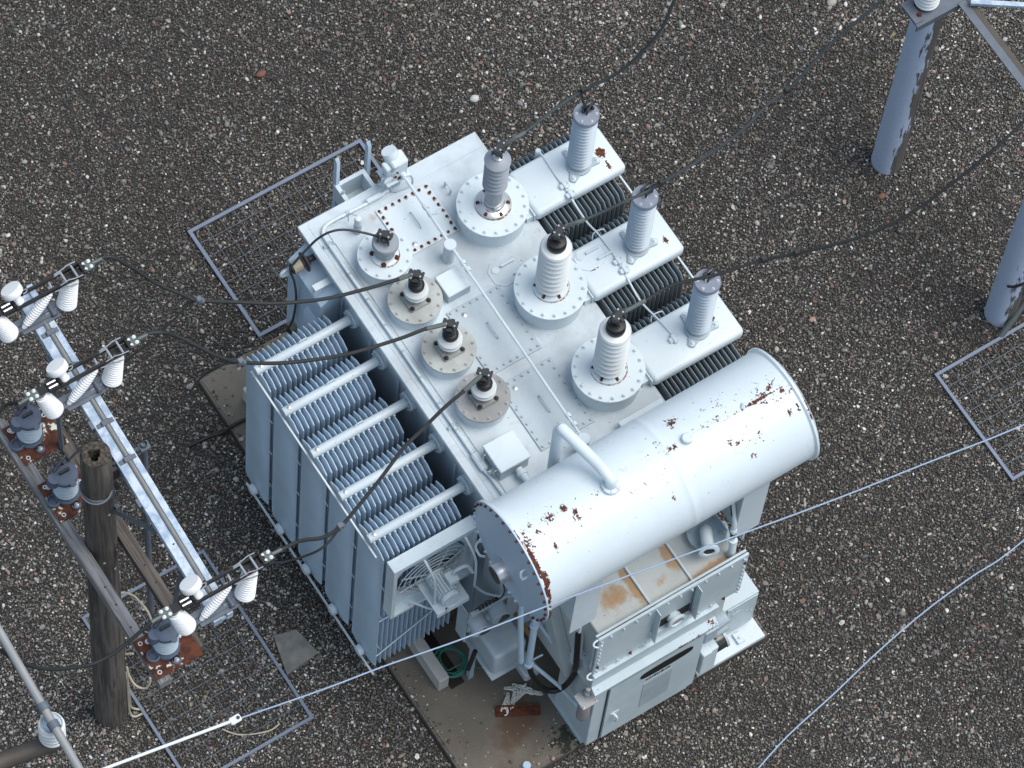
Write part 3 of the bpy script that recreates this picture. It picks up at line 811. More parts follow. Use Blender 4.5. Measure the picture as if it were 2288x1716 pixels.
# glass jar and hook near the far corner
b = MB(); b.lathe([(.042, 0), (.042, .12), (.048, .125), (.048, .15), (.042, .155), (.042, .20)], (-.57, 1.905, 4.40), n=18)
jr = part('oil_sight_jar', b, M['shade']); b = MB(); b.lathe([(.040, 0), (.042, .10), (.035, .13), (.02, .14)], (-.57, 1.905, 4.60), n=18); part('glass_dome', b, M['plate_new'], jr)
b = MB(); b.tube(smooth_path([(-.60, 2.05, 4.45), (-.60, 2.05, 4.62), (-.56, 1.96, 4.70), (-.55, 1.93, 4.72)], 3), .008, 6); part('bracket_strap', b, M['paint'], jr)
b = MB(); b.tube(smooth_path([(.57, 1.88, 4.40), (.57, 1.88, 4.50), (.57, 1.85, 4.53), (.57, 1.80, 4.53), (.57, 1.77, 4.50), (.57, 1.77, 4.40)], 4), .014, 8); b.lathe([(.026, 0), (.026, .01)], (.57, 1.88, 4.40), n=12); b.lathe([(.026, 0), (.026, .01)], (.57, 1.77, 4.40), n=12)
part('lifting_hook', b, M['paint'])
# gas relay on its stand by the far edge
b = MB(); b.box(.02, .22, 2.12, 2.30, 4.66, 5.00, .02)
b.lathe([(.085, -.01), (.092, 0), (.092, .06), (.088, .10)], (.09, 2.27, 4.95), (-.15, .5, .85), n=20)
b.box(-.05, .025, 2.15, 2.27, 4.80, 4.94, .012)
b.cyl((-.09, 2.16, 4.72), (.03, 2.16, 4.72), .04, n=12); b.cyl((.15, 2.06, 4.74), (.145, 2.13, 4.74), .035, n=10)
gr = part('gas_relay', b, M['plate_new'], label='white gas relay with rust stained foot')
b = MB(); b.box(-.06, .25, 2.10, 2.34, 4.625, 4.655, .004); part('foot_plate', b, M['old_fan'], gr)
b = MB(); b.box(.05, .16, 2.17, 2.27, 4.38, 4.63, .004); b.tube(smooth_path([(.02, 2.15, 4.62), (.02, 2.14, 4.42), (.1, 2.1, 4.41), (.25, 2.08, 4.43), (.27, 2.12, 4.55), (.2, 2.16, 4.62)], 4), .012, 6)
b.tube(smooth_path([(.10, 2.11, 4.92), (.0, 2.11, 4.90), (-.08, 2.14, 4.80), (-.09, 2.15, 4.60), (-.08, 2.3, 4.4)], 4), .012, 6)
part('relay_stand', b, M['shade'], gr)
b = MB(); b.bolt(.05, 2.118, 4.76, .014, .012, (0, -1, 0)); b.bolt(.10, 2.118, 4.70, .014, .012, (0, -1, 0)); b.bolt(.06, 2.118, 4.88, .012, .03, (0, -1, 0)); part('relay_bolts', b, M['rust_bolt'], gr, kind='stuff')
# ladder rails and open bracket beyond the far edge
b = MB()
for (x0, x1, y0, y1) in ((-.45, -.05, 2.55, 2.60), (-.45, -.05, 2.31, 2.33), (-.45, -.40, 2.33, 2.55), (-.10, -.05, 2.33, 2.55)): b.box(x0, x1, y0, y1, 3.95, 4.28, .003)
b.box(-.44, -.06, 2.33, 2.56, 3.93, 3.95)
lb = part('ladder_bracket', b, M['paint_chip'])
for x in (-.415, -.005):
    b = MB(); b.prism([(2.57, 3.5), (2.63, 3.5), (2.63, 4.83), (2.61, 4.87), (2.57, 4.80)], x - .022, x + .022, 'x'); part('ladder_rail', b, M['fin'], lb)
b = MB(); b.tube(smooth_path([(-.43, 2.50, 3.9), (-.44, 2.46, 4.2), (-.42, 2.44, 4.34), (-.40, 2.46, 4.2), (-.40, 2.50, 3.9)], 4), .014, 6); part('rail_loop', b, M['paint'], lb)

# cable trunk, jacking bracket and stand-off insulators at the far left corner
b = MB(); b.prism([(-1.02, 1.2), (-1.02, 4.12), (-1.10, 4.10), (-1.285, 3.94), (-1.285, 1.2)], 1.50, 2.20, 'y')
b.prism([(-1.285, 3.0), (-1.285, 3.5), (-1.33, 3.42), (-1.33, 3.0)], 1.50, 1.78, 'y')
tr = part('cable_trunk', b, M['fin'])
b = MB(); b.box(-1.30, -1.02, 1.60, 1.68, 4.18, 4.20); b.prism([(-1.30, 4.18), (-1.30, 4.02), (-1.25, 3.98), (-1.2, 4.04), (-1.16, 4.10), (-1.08, 4.08), (-1.04, 3.9), (-1.02, 3.85), (-1.02, 4.18)], 1.63, 1.65, 'y')
part('jacking_bracket', b, M['paint'])
b = MB(); b.tube([(-1.42 + .055 * math.cos(a), 2.05, 4.0 + .055 * math.sin(a)) for a in np.linspace(0, 6.283, 20, endpoint=False)], .02, 8, closed=True); b.box(-1.40, -1.02, 2.04, 2.06, 3.90, 3.96)
part('lifting_lug', b, M['paint'])
for (y, z) in ((1.98, 4.18), (2.02, 2.55)):
    b = MB(); b.lathe([(.04, 0), (.04, .10), (.055, .12), (.12, .15), (.125, .165), (.06, .175), (.05, .2)], (-1.05, y, z), (-1, 0, 0), n=28)
    p_ = part('standoff_insulator', b, M['brown_glaze'])
    b = MB(); b.cyl((-1.26, y, z), (-1.37, y, z), .078, n=26); part('fibre_sleeve', b, M['tan'], p_)
    b = MB(); b.cyl((-1.371, y, z), (-1.385, y, z), .06, n=18); b.cyl((-1.385, y, z), (-1.41, y, z), .02, n=8); part('stud', b, M['dark_steel'], p_)

# ------------------------------------------------------------------ conservator (lying oil drum)
b = MB()
prof = [(cr, 0), (cr, .9), (cr + .004, .905), (cr + .004, .93), (cr, .935), (cr, 1.86), (cr + .005, 1.865), (cr + .005, 1.895), (cr, 1.90), (cr, 3.42), (cr + .012, 3.425), (cr + .012, 3.46), (cr - .01, 3.47)]
prof = [(.722, -.012), (.722, .018), (cr, .02), (cr, .3), (cr, 1.0), (cr, 1.80), (cr, 1.868), (cr + .003, 1.876), (cr + .003, 1.90), (cr, 1.908), (cr, 1.98), (cr, 2.7), (cr, 3.3), (cr, 3.41), (.685, 3.43), (.685, 3.455), (.60, 3.50), (.3, 3.54)]
b.lathe(prof, (-1.50, cy, cz), (1, 0, ctilt), n=72)
CV = part('conservator', b, M['conservator'], ang=30)
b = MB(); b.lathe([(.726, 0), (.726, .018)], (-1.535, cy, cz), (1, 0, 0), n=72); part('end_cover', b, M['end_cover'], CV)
b = MB()
for k in range(34):
    a = 2 * PI * k / 34
    b.cyl((-1.56, cy + (.698) * math.cos(a), cz + (.698) * math.sin(a)), (-1.53, cy + (.698) * math.cos(a), cz + (.698) * math.sin(a)), .016, n=6, m=0 if (20 < k % 34 or k < 2) and k % 34 > 22 else 1)
part('end_cover_bolts', b, [M['plate_new'], M['rust_bolt']], CV, kind='stuff')
b = MB()
for (yy, zz) in ((.08, .60),):
    b.tube(smooth_path([(-1.535, cy - .26, cz + .33), (-1.60, cy - .27, cz + .34), (-1.60, cy - .31, cz + .24), (-1.535, cy - .31, cz + .24)], 3), .014, 6)
part('grab_handle', b, M['old_fan'], CV)
gy, gz = cy + .06, cz - .34
b = MB(); b.lathe([(.122, -.14), (.128, -.13), (.128, -.03), (.142, -.02), (.142, .0), (.11, .0)], (-1.535, gy, gz + .02), (1, 0, 0), n=30)
lg = part('level_gauge', b, M['bright'], CV)
b = MB(); b.cyl((-1.6755, gy, gz + .02), (-1.678, gy, gz + .02), .110, n=28); b.box(-1.682, -1.679, gy - .004, gy + .05, gz + .02, gz + .03); part('gauge_face', b, M['glass'], CV)
b = MB(); b.tube(smooth_path([(-1.56, cy + .50, cz - .34), (-1.62, cy + .50, cz - .48), (-1.62, cy + .42, cz - .56), (-1.6, cy + .36, cz - .50)], 4), .014, 6); part('gauge_lead', b, M['paint'], CV)
b = MB(); b.tube([(.28, cy + .002, cz + cr + .001 + ctilt * 1.78), (1.9, cy + .002, cz + cr + .001 + ctilt * 3.4)], .009, 6); part('weld_seam', b, M['conservator'], CV)
b = MB(); b.lathe([(.04, 0), (.058, .005), (.062, .03), (.060, .06), (.05, .068)], (.62, cy - .02, cz + cr - .004 + ctilt * 2.12), n=20); part('filler_cap', b, M['paint'], CV)
b = MB()
for x in (1.35,): b.cyl((x, cy + .02, cz + cr + .05), (x - .02, cy - .03, cz + cr + .09), .022, n=10)
part('rust_lug', b, M['old_fan'], CV)
for x in (-.75, 1.42):
    b = MB(); b.prism([(cy - .42, cz - .50), (cy - .42, 3.25), (cy + .3, 3.25), (cy + .42, cz - .50), (cy + .3, cz - .58), (cy, cz - .65), (cy - .3, cz - .58)], x - .012, x + .012, 'x')
    b.box(x - .17, x + .17, cy - .44, cy - .42, 3.5, cz - .52); b.box(x - .15, x + .15, cy + .3, cy + .42, 3.2, cz - .5)
    part('saddle_bracket', b, M['paint'], CV)
# vent pipe from the cover to the top of the drum
vp = smooth_path([(-.49, -1.90, 4.40), (-.49, -1.90, 5.2), (-.49, -1.90, 6.08), (-.487, -1.91, 6.18), (-.482, -1.935, 6.225), (-.472, -1.99, 6.24), (-.395, -2.42, 6.25), (-.375, -2.58, 6.26), (-.362, -2.665, 6.235), (-.357, -2.70, 6.18), (-.355, -2.705, 6.04)], 6)
b = MB(); b.tube(vp, .064, 18); b.lathe([(.10, 0), (.103, .004), (.103, .018), (.10, .022), (.10, .036)], (-.355, -2.705, 6.085), n=26)
part('vent_pipe', b, M['conservator'])
b = MB()
for k in range(6): b.bolt(-.355 + .085 * math.cos(k * PI / 3), -2.705 + .085 * math.sin(k * PI / 3), 6.12, .011, .012)
part('flange_bolts', b, M['old_fan'], CV, kind='stuff')
# drain pipe with rubber loop
b = MB(); b.tube([(-1.06, -2.62, 4.75), (-1.055, -2.66, 3.2), (-1.055, -2.67, 1.80)], .040, 14)
b.lathe([(.052, 0), (.052, .05)], (-1.055, -2.66, 2.95), n=18); b.lathe([(.055, 0), (.055, .05)], (-1.055, -2.67, 1.82), n=18)
b.tube([(-1.22, -2.56, 4.75), (-1.20, -2.58, 3.2), (-1.14, -2.63, 1.95)], .034, 12)
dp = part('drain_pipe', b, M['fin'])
b = MB(); b.tube(smooth_path([(-1.055, -2.67, 1.85), (-1.03, -2.73, 1.6), (-.94, -2.82, 1.30), (-.83, -2.90, 1.20), (-.71, -2.95, 1.30), (-.645, -3.0, 1.7), (-.635, -3.0, 2.0)], 6), .034, 12)
b.tube(smooth_path([(-.70, -3.06, 2.05), (-.72, -3.08, 2.3), (-.69, -3.02, 2.6), (-.66, -2.96, 2.85)], 4), .036, 10)
part('rubber_loop', b, M['black'], dp)
b = MB(); b.tube(smooth_path([(-.635, -3.0, 1.95), (-.64, -3.0, 2.25), (-.62, -2.97, 2.55), (-.585, -2.90, 2.85), (-.575, -2.86, 3.15), (-.58, -2.78, 3.4), (-.6, -2.7, 3.6)], 5), .044, 12); b.tube(smooth_path([(-.60, -2.93, 2.75), (-.575, -2.88, 3.0), (-.6, -2.84, 3.3)], 4), .030, 10)
part('riser_pipe', b, M['paint_chip'], dp)
b = MB(); b.tube([(-1.02, -2.6, 1.75), (-.76, -2.92, 1.30), (-.62, -3.12, .95)], .024, 8); b.tube([(-.82, -2.3, 2.3), (-.64, -2.78, 1.7)], .022, 8); b.tube([(-1.05, -2.62, 1.75), (-.86, -2.66, 1.85)], .012, 6)
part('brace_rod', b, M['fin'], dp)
b = MB(); b.box(-.90, -.86, -2.5, -2.0, 1.9, 1.96); part('wood_strip', b, M['yellow'], dp)

# ------------------------------------------------------------------ cooling fan on the near radiator
fx, fz = -1.70, 3.11
b = MB()
b.box(-2.25, -1.16, -1.60, -1.44, 3.70, 3.79, .004); b.box(-2.25, -1.16, -1.60, -1.44, 2.44, 2.50, .004)
b.box(-2.25, -2.20, -1.60, -1.44, 2.502, 3.698, .003); b.box(-1.21, -1.16, -1.60, -1.44, 2.502, 3.698, .003)
n = 44; v = []; f = []
for k in range(n):
    a = 2 * PI * k / n; ca, sa = math.cos(a), math.sin(a)
    q = min(.495 / max(abs(ca), 1e-6), .60 / max(abs(sa), 1e-6))
    v += [(fx + .455 * ca, -1.50, fz + .455 * sa), (fx + q * ca, -1.50, fz - .01 + q * sa), (fx + .455 * ca, -1.44, fz + .455 * sa)]
for k in range(n):
    j = (k + 1) % n; f += [(3 * k, 3 * k + 1, 3 * j + 1, 3 * j), (3 * k, 3 * j, 3 * j + 2, 3 * k + 2)]
b.add(v, f)
FN = part('cooling_fan', b, M['old_fan'])
b = MB()
for r_ in (.10, .17, .24, .31, .38, .445): b.tube([(fx + r_ * math.cos(a), -1.555 - .04 * (1 - r_ / .45), fz + r_ * math.sin(a)) for a in np.linspace(0, 6.283, 36, endpoint=False)], .006, 5, closed=True)
for k in range(8):
    a = k * PI / 4 + .3; b.tube([(fx + .1 * math.cos(a), -1.585, fz + .1 * math.sin(a)), (fx + .46 * math.cos(a), -1.55, fz + .46 * math.sin(a))], .007, 5)
part('wire_guard', b, M['paint_chip'], FN)
b = MB()
for k in range(4):
    a = k * PI / 2 + .5
    ca, sa = math.cos(a), math.sin(a)
    pts = [(.07, -.05), (.42, -.14), (.43, .12), (.07, .05)]
    v = [(fx + p * ca - q * sa, -1.49 + q * .28, fz + p * sa + q * ca) for p, q in pts]
    v += [(x, y - .006, z) for x, y, z in v]
    b.add(v, [(0, 1, 2, 3), (7, 6, 5, 4), (0, 4, 5, 1), (1, 5, 6, 2), (2, 6, 7, 3), (3, 7, 4, 0)])
b.cyl((fx, -1.47, fz), (fx, -1.53, fz), .09, n=18)
part('fan_blades', b, M['shade'], FN)
b = MB(); b.cyl((fx, -1.60, fz), (fx, -1.94, fz), .098, n=24)
for k in range(20):
    a = 2 * PI * k / 20
    Mx = Matrix.Translation((fx, 0, fz)) @ Matrix.Rotation(a, 4, 'Y')
    b.box(.092, .128, -1.90, -1.66, -.006, .006, M=Mx)
b.lathe([(.125, 0), (.125, .03), (.10, .04)], (fx, -1.64, fz), (0, 1, 0), n=22); b.lathe([(.105, 0), (.120, .015), (.120, .05)], (fx, -1.96, fz), (0, 1, 0), n=22)
b.box(fx + .03, fx + .16, -1.86, -1.72, fz + .09, fz + .19, .008)
mt = part('fan_motor', b, M['old_fan'], FN)
b = MB(); b.box(fx - .20, fx + .22, -1.99, -1.52, fz - .17, fz - .15, .003); b.box(fx - .20, fx + .22, -1.99, -1.975, fz - .25, fz - .172)
part('motor_plate', b, M['old_fan'], FN)
b = MB()
for x in (fx - .16, fx + .37): b.tube(smooth_path([(x, -1.60, fz + .58), (x, -1.68, fz + .55), (x + .02, -1.80, fz + .35), (x, -1.86, fz - .1 if x < fx else fz + .05), (x, -1.86, fz - .3)], 5), .016, 7)
b.tube(smooth_path([(fx + .12, -1.78, fz + .19), (fx + .15, -1.78, fz + .27), (fx + .28, -1.80, fz + .28), (fx + .34, -1.84, fz + .1)], 5), .022, 7)
b.tube(smooth_path([(fx - .16, -1.86, fz - .28), (fx - .2, -1.8, fz - .34), (fx - .3, -1.62, fz - .40)], 4), .016, 7)
part('support_tube', b, M['paint_chip'], FN)
b = MB(); b.tube(smooth_path([(fx + .36, -1.86, fz - .25), (fx + .45, -2.0, fz - .32), (fx + .62, -2.15, fz - .3), (fx + .8, -2.3, fz - .1)], 6), .016, 7); part('fan_lead', b, M['shade'], FN)

# ------------------------------------------------------------------ tap changer housing in front of the tank
b = MB()
b.box(-.58, 1.26, -3.21, -1.87, 1.5, 3.25, .012)
b.prism([(-1.87, 1.6), (-1.87, 3.0), (-2.3, 3.0), (-2.95, 1.6)], -.72, -.585, 'x')
OT = part('tap_changer_housing', b, M['oltc_top'])
for x in (.105, .655):
    b = MB(); b.box(x - .014, x + .014, -3.205, -1.9, 3.252, 3.285, .005); part('roof_rib', b, M['paint'], OT)
b = MB(); b.box(-.655, 1.335, -3.262, -3.232, 2.36, 3.385, .004); b.box(-.655, .10, -3.312, -3.280, 2.36, 3.40, .004); b.box(.66, 1.335, -3.312, -3.280, 2.36, 3.40, .004); b.box(.10, .66, -3.312, -3.280, 3.34, 3.40); b.box(.101, .659, -3.312, -3.264, 2.36, 2.52, .004)
for x in (.10, .648): b.box(x, x + .012, -3.40, -3.312, 2.52, 3.34)
part('front_panel', b, M['cabinet'], OT)
b = MB(); b.box(.114, .646, -3.270, -3.263, 2.53, 2.74); part('shadow_gap', b, M['seal'], OT)
b = MB()
for x in list(np.arange(-.5, .05, .17)) + list(np.arange(.76, 1.3, .17)) + [.25, .42, .57]:
    b.bolt(x, -3.312, 3.34, .017, .02, (0, -1, 0), m=0); 
    if x < .1 or x > .7: b.bolt(x, -3.312, 2.41, .017, .02, (0, -1, 0), m=0 if random.random() < .6 else 1)
for z in np.arange(2.46, 3.36, .105):
    for x in (-.615, 1.295): b.bolt(x, -3.312, z, .016, .02, (0, -1, 0), m=0 if random.random() < .75 else 1)
part('panel_bolts', b, [M['shade'], M['rust_bolt']], OT, kind='stuff')
b = MB(); b.lathe([(.11, 0), (.115, .004), (.115, .03), (.10, .035), (.085, .036), (.08, .015)], (.42, -3.33, 2.67), (0, -1, 0), n=28); b.cyl((.42, -3.262, 2.67), (.42, -3.335, 2.67), .085, n=22, caps=False)
sg = part('sight_glass', b, M['paint'], OT); b = MB(); b.cyl((.42, -3.345, 2.67), (.42, -3.350, 2.67), .080, n=24); part('glass_pane', b, M['breather_glass'], OT)
b = MB()
for z in (3.38, 2.40): b.tube(smooth_path([(-.66, -3.29, z), (-.72, -3.30, z), (-.73, -3.33, z - .02), (-.69, -3.36, z - .03), (-.66, -3.37, z + .02)], 3), .012, 6)
part('panel_hook', b, M['plate_new'], OT)
# bolted dome with elbow on the roof, and the pipe beside it
b = MB(); b.cyl((1.06, -2.84, 3.25), (1.06, -2.84, 3.35), .17, n=30); b.lathe([(.20, 0), (.205, .004), (.205, .028), (.20, .03)], (1.06, -2.84, 3.352), n=36)
dm = part('relief_dome', b, M['shade'])
b = MB()
for k in range(6): b.bolt(1.06 + .17 * math.cos(k * 1.047 + .5), -2.84 + .17 * math.sin(k * 1.047 + .5), 3.382, .016, .016)
part('dome_bolts', b, M['shade'], dm, kind='stuff')
b = MB(); b.tube(smooth_path([(1.06, -2.84, 3.38), (1.055, -2.845, 3.47), (1.03, -2.88, 3.52), (.99, -2.95, 3.53), (.93, -3.08, 3.53)], 5), .07, 18)
b.lathe([(.115, 0), (.118, .004), (.118, .026), (.112, .03), (.068, .03), (.066, .0)], (.932, -3.075, 3.53), (-.38, -.91, .15), n=28, caps=False)
part('relief_elbow', b, M['plate_new'], dm)
b = MB(); b.cyl((.931, -3.078, 3.5305), (.928, -3.085, 3.532), .066, n=22); part('pipe_mouth', b, M['seal'], dm)
b = MB(); b.tube(smooth_path([(1.19, -3.17, 3.27), (1.195, -3.17, 3.40), (1.205, -3.15, 3.55)], 4), [.045] * 9, 12); b.tube(smooth_path([(1.205, -3.15, 3.5), (1.22, -3.1, 3.75), (1.23, -3.06, 4.0), (1.25, -2.9, 4.45), (1.25, -2.8, 4.7)], 5), .03, 10); b.cyl((1.205, -3.15, 3.54), (1.21, -3.14, 3.60), .05, n=12); b.cyl((1.22, -3.1, 3.75), (1.222, -3.09, 3.79), .042, n=10)
gp = part('relief_pipe', b, M['plate_new'])
b = MB(); b.cyl((1.214, -3.118, 3.66), (1.218, -3.105, 3.72), .036, n=10); part('rust_collar', b, M['rust'], gp)
b = MB(); b.cyl((1.235, -3.03, 4.06), (1.245, -2.96, 4.25), .038, n=10); part('dark_sleeve', b, M['dark_steel'], gp)
b = MB(); b.box(1.28, 1.36, -2.9, -2.2, 2.6, 3.2, .02); b.lathe([(.06, 0), (.06, .25)], (1.38, -2.75, 3.05), (0, -.5, -.8), n=14); part('side_bracket', b, M['shade'])

# control cabinet under the housing
b = MB()
b.box(-.60, .90, -3.37, -2.70, .16, 1.90, .008)
b.prism([(-2.9, 2.35), (-3.36, 2.35), (-3.36, 2.32), (-3.335, 2.315), (-3.335, 2.02), (-3.42, 1.95), (-3.42, 1.90), (-3.36, 1.88), (-2.9, 1.9)], -.655, 1.02, 'x')
b.box(-.62, .92, -3.3, -2.6, .1, .16)
CB_ = part('control_cabinet', b, M['cabinet'])
b = MB(); b.prism([(-.41, .22), (.78, .22), (.87, .36), (.87, 1.80), (-.41, 1.80)], -3.395, -3.372, 'y')
dr = part('cabinet_door', b, M['cabinet'], CB_)
b = MB(); b.box(-.435, -.418, -3.376, -3.3705, .2, 1.86); b.box(-.41, .87, -3.40, -3.371, 1.815, 1.825); part('door_seal', b, M['seal'], CB_)
b = MB(); b.tube(smooth_path([(-.30, -3.396, .86), (-.29, -3.44, .87), (-.28, -3.455, .82), (-.28, -3.45, .74), (-.28, -3.43, .68)], 4), .016, 7); b.box(-.34, -.22, -3.401, -3.394, .82, .90, .004); part('door_handle', b, M['plate_new'], CB_)
b = MB(); b.prism([(.37 + .36 * math.copysign(abs(math.cos(a)) ** .75, math.cos(a)), 1.57 + .10 * math.copysign(abs(math.sin(a)) ** .6, math.sin(a))) for a in np.linspace(0, 6.283, 36, endpoint=False)], -3.402, -3.3955, 'y'); part('oval_badge', b, M['black'], CB_)
b = MB(); b.box(.08, .48, -3.400, -3.3955, .55, 1.28, .002); part('name_plate', b, M['shade'], CB_)
b = MB(); x = .10
for w_, h_ in ((.05, .03), (.012, .05), (.014, .05), (.03, .02), (.04, .045), (.028, .05), (.035, .025), (.05, .05), (.02, .02), (.014, .05), (.05, .035)):
    b.box(x, x + w_ * .62, -3.399, -3.3955, 1.385 - h_ / 2, 1.385 + h_ / 2); x += w_ * .62 + .012
part('worn_lettering', b, M['black'], CB_)
# dehydrating breather hanging beside the cabinet
bx, by = -.705, -3.33
b = MB(); b.box(bx - .105, bx + .105, by - .105, by + .105, 1.72, 1.755, .006); b.lathe([(.03, 0), (.03, .06), (.038, .065), (.038, .10), (.026, .11), (.026, .2), (.034, .205), (.034, .23), (.02, .24)], (bx + .03, by + .02, 1.755), n=14)
BR = part('dehydrating_breather', b, M['plate_old'])
b = MB(); b.lathe([(.02, 0), (.06, .01), (.074, .05), (.076, .1), (.076, .55), (.07, .56)], (bx, by, 1.16), n=26); part('breather_jar', b, M['breather_glass'], BR)
b = MB(); b.tube([(bx + .03, by + .02, 1.98), (bx + .01, by + .08, 2.25), (bx + .05, by + .1, 2.5)], .010, 6)
for sx in (-1, 1):
    for sy in (-1, 1): b.bolt(bx + sx * .085, by + sy * .085, 1.755, .011, .014)
part('breather_fittings', b, M['bright'], BR, kind='stuff')
# drive gear and boxes at the right of the cabinet
b = MB(); b.box(1.10, 1.92, -3.08, -2.2, .2, 1.09, .006); SC = part('side_cabinet', b, M['cabinet'])
b = MB(); b.box(1.48, 1.905, -3.095, -3.082, .3, 1.06, .003); b.box(1.56, 1.68, -3.10, -3.0955, .76, .86); part('side_panel', b, M['cabinet'], SC)
b = MB(); b.box(1.0, 1.96, -3.32, -2.1, .10, .17, .004); b.box(1.62, 1.72, -3.26, -3.12, .171, .21, .005); b.bolt(1.67, -3.2, .21, .016, .02); part('base_channel', b, M['paint_chip'], SC)
b = MB()
for k in range(5): b.bolt(1.53 + .08 * k, -3.097, 1.0 - .09 * k, .010, .008, (0, -1, 0))
b.bolt(1.75, -2.9, 1.09, .022, .014); part('panel_screws', b, M['shade'], SC, kind='stuff')
b = MB(); b.lathe([(.09, 0), (.095, .02), (.095, .2), (.085, .22), (.04, .23), (.04, .3)], (1.30, -3.24, 1.50), (-.8, 0, -.3), n=20); b.lathe([(.07, 0), (.07, .18), (.06, .2)], (1.30, -3.27, 1.27), (-.9, 0, -.25), n=18); b.box(.92, 1.12, -3.36, -3.1, 1.3, 1.62, .02)
dg = part('drive_gear', b, M['shade'])
b = MB(); b.lathe([(.13, 0), (.135, .01), (.135, .20), (.13, .21)], (1.14, -3.22, .72), (1, 0, .05), n=28); part('drive_cover', b, M['glass'], dg)
b = MB(); b.lathe([(.142, 0), (.142, .03)], (1.335, -3.22, .73), (1, 0, .05), n=28); part('cover_ring', b, M['shade'], dg)
b = MB(); b.box(.94, 1.06, -3.40, -3.10, .42, 1.0, .008); b.box(1.075, 1.17, -3.38, -3.10, .36, .98, .008); b.box(1.06, 1.075, -3.39, -3.1, .40, .99); part('switch_box', b, M['old_fan'], dg)

# gauges, gland plate and motor box on the near left corner
b = MB(); b.box(-1.02, -.60, -2.1, -1.86, 1.2, 4.0, .01); b.prism([(-1.85, 1.4), (-1.85, 3.6), (-2.25, 2.9), (-2.25, 1.9)], -.86, -.60, 'x')
b.box(-1.10, -1.02, -2.06, -1.7, 2.2, 3.7, .01)
part('gland_box', b, M['shade'])
b = MB(); b.box(-1.50, -1.0, -2.06, -2.04, 2.05, 2.62, .004); b.box(-1.5, -.98, -2.10, -2.06, 2.58, 2.66, .004)
gpn = part('gauge_panel', b, M['shade'])
for x, z in ((-1.17, 2.50), (-1.42, 2.42)):
    b = MB(); b.lathe([(.105, 0), (.11, .01), (.11, .16), (.118, .165), (.118, .19)], (x, -2.06, z), (-.12, -.98, -.05), n=28); tg = part('thermometer', b, M['shade'], gpn)
    b = MB(); b.cyl((x - .0228, -2.2465, z - .0096), (x - .0234, -2.2495, z - .0097), .104, n=26); part('thermometer_face', b, M['glass'], gpn)
b = MB()
for k in range(6): b.box(-1.40 + .045 * k, -1.375 + .045 * k, -2.10, -2.066, 2.665, 2.72)
b.tube(smooth_path([(-1.45, -2.08, 2.72), (-1.3, -2.1, 2.85), (-1.2, -2.1, 2.7), (-1.1, -2.12, 2.95), (-1.15, -1.9, 3.6), (-1.1, -1.75, 4.1)], 5), .009, 6)
part('terminal_strip', b, M['dark_steel'], gpn)
b = MB(); b.box(-1.34, -.90, -2.42, -1.86, 1.30, 1.80, .05); b.box(-1.38, -.86, -2.46, -1.84, 1.27, 1.30)
b.box(-1.30, -1.24, -1.95, -1.89, .10, 1.27); b.box(-.98, -.92, -1.95, -1.89, .1, 1.27)
mb_ = part('motor_box', b, M['shade'])
b = MB(); b.box(-1.02, -.82, -2.62, -2.40, 1.10, 1.26, .02); b.lathe([(.035, 0), (.035, .03)], (-.93, -2.5, 1.26), n=12); part('cable_gland', b, M['shade'], mb_)
b = MB(); b.prism([(-2.04, 1.75), (-1.86, 1.75), (-1.86, 2.6), (-2.04, 2.6)], -1.52, -1.505, 'x'); b.cyl((-1.5, -2.24, 1.9), (-1.62, -2.3, 1.62), .028, n=10, m=1); part('corner_plate', b, [M['shade'], M['black']], mb_)

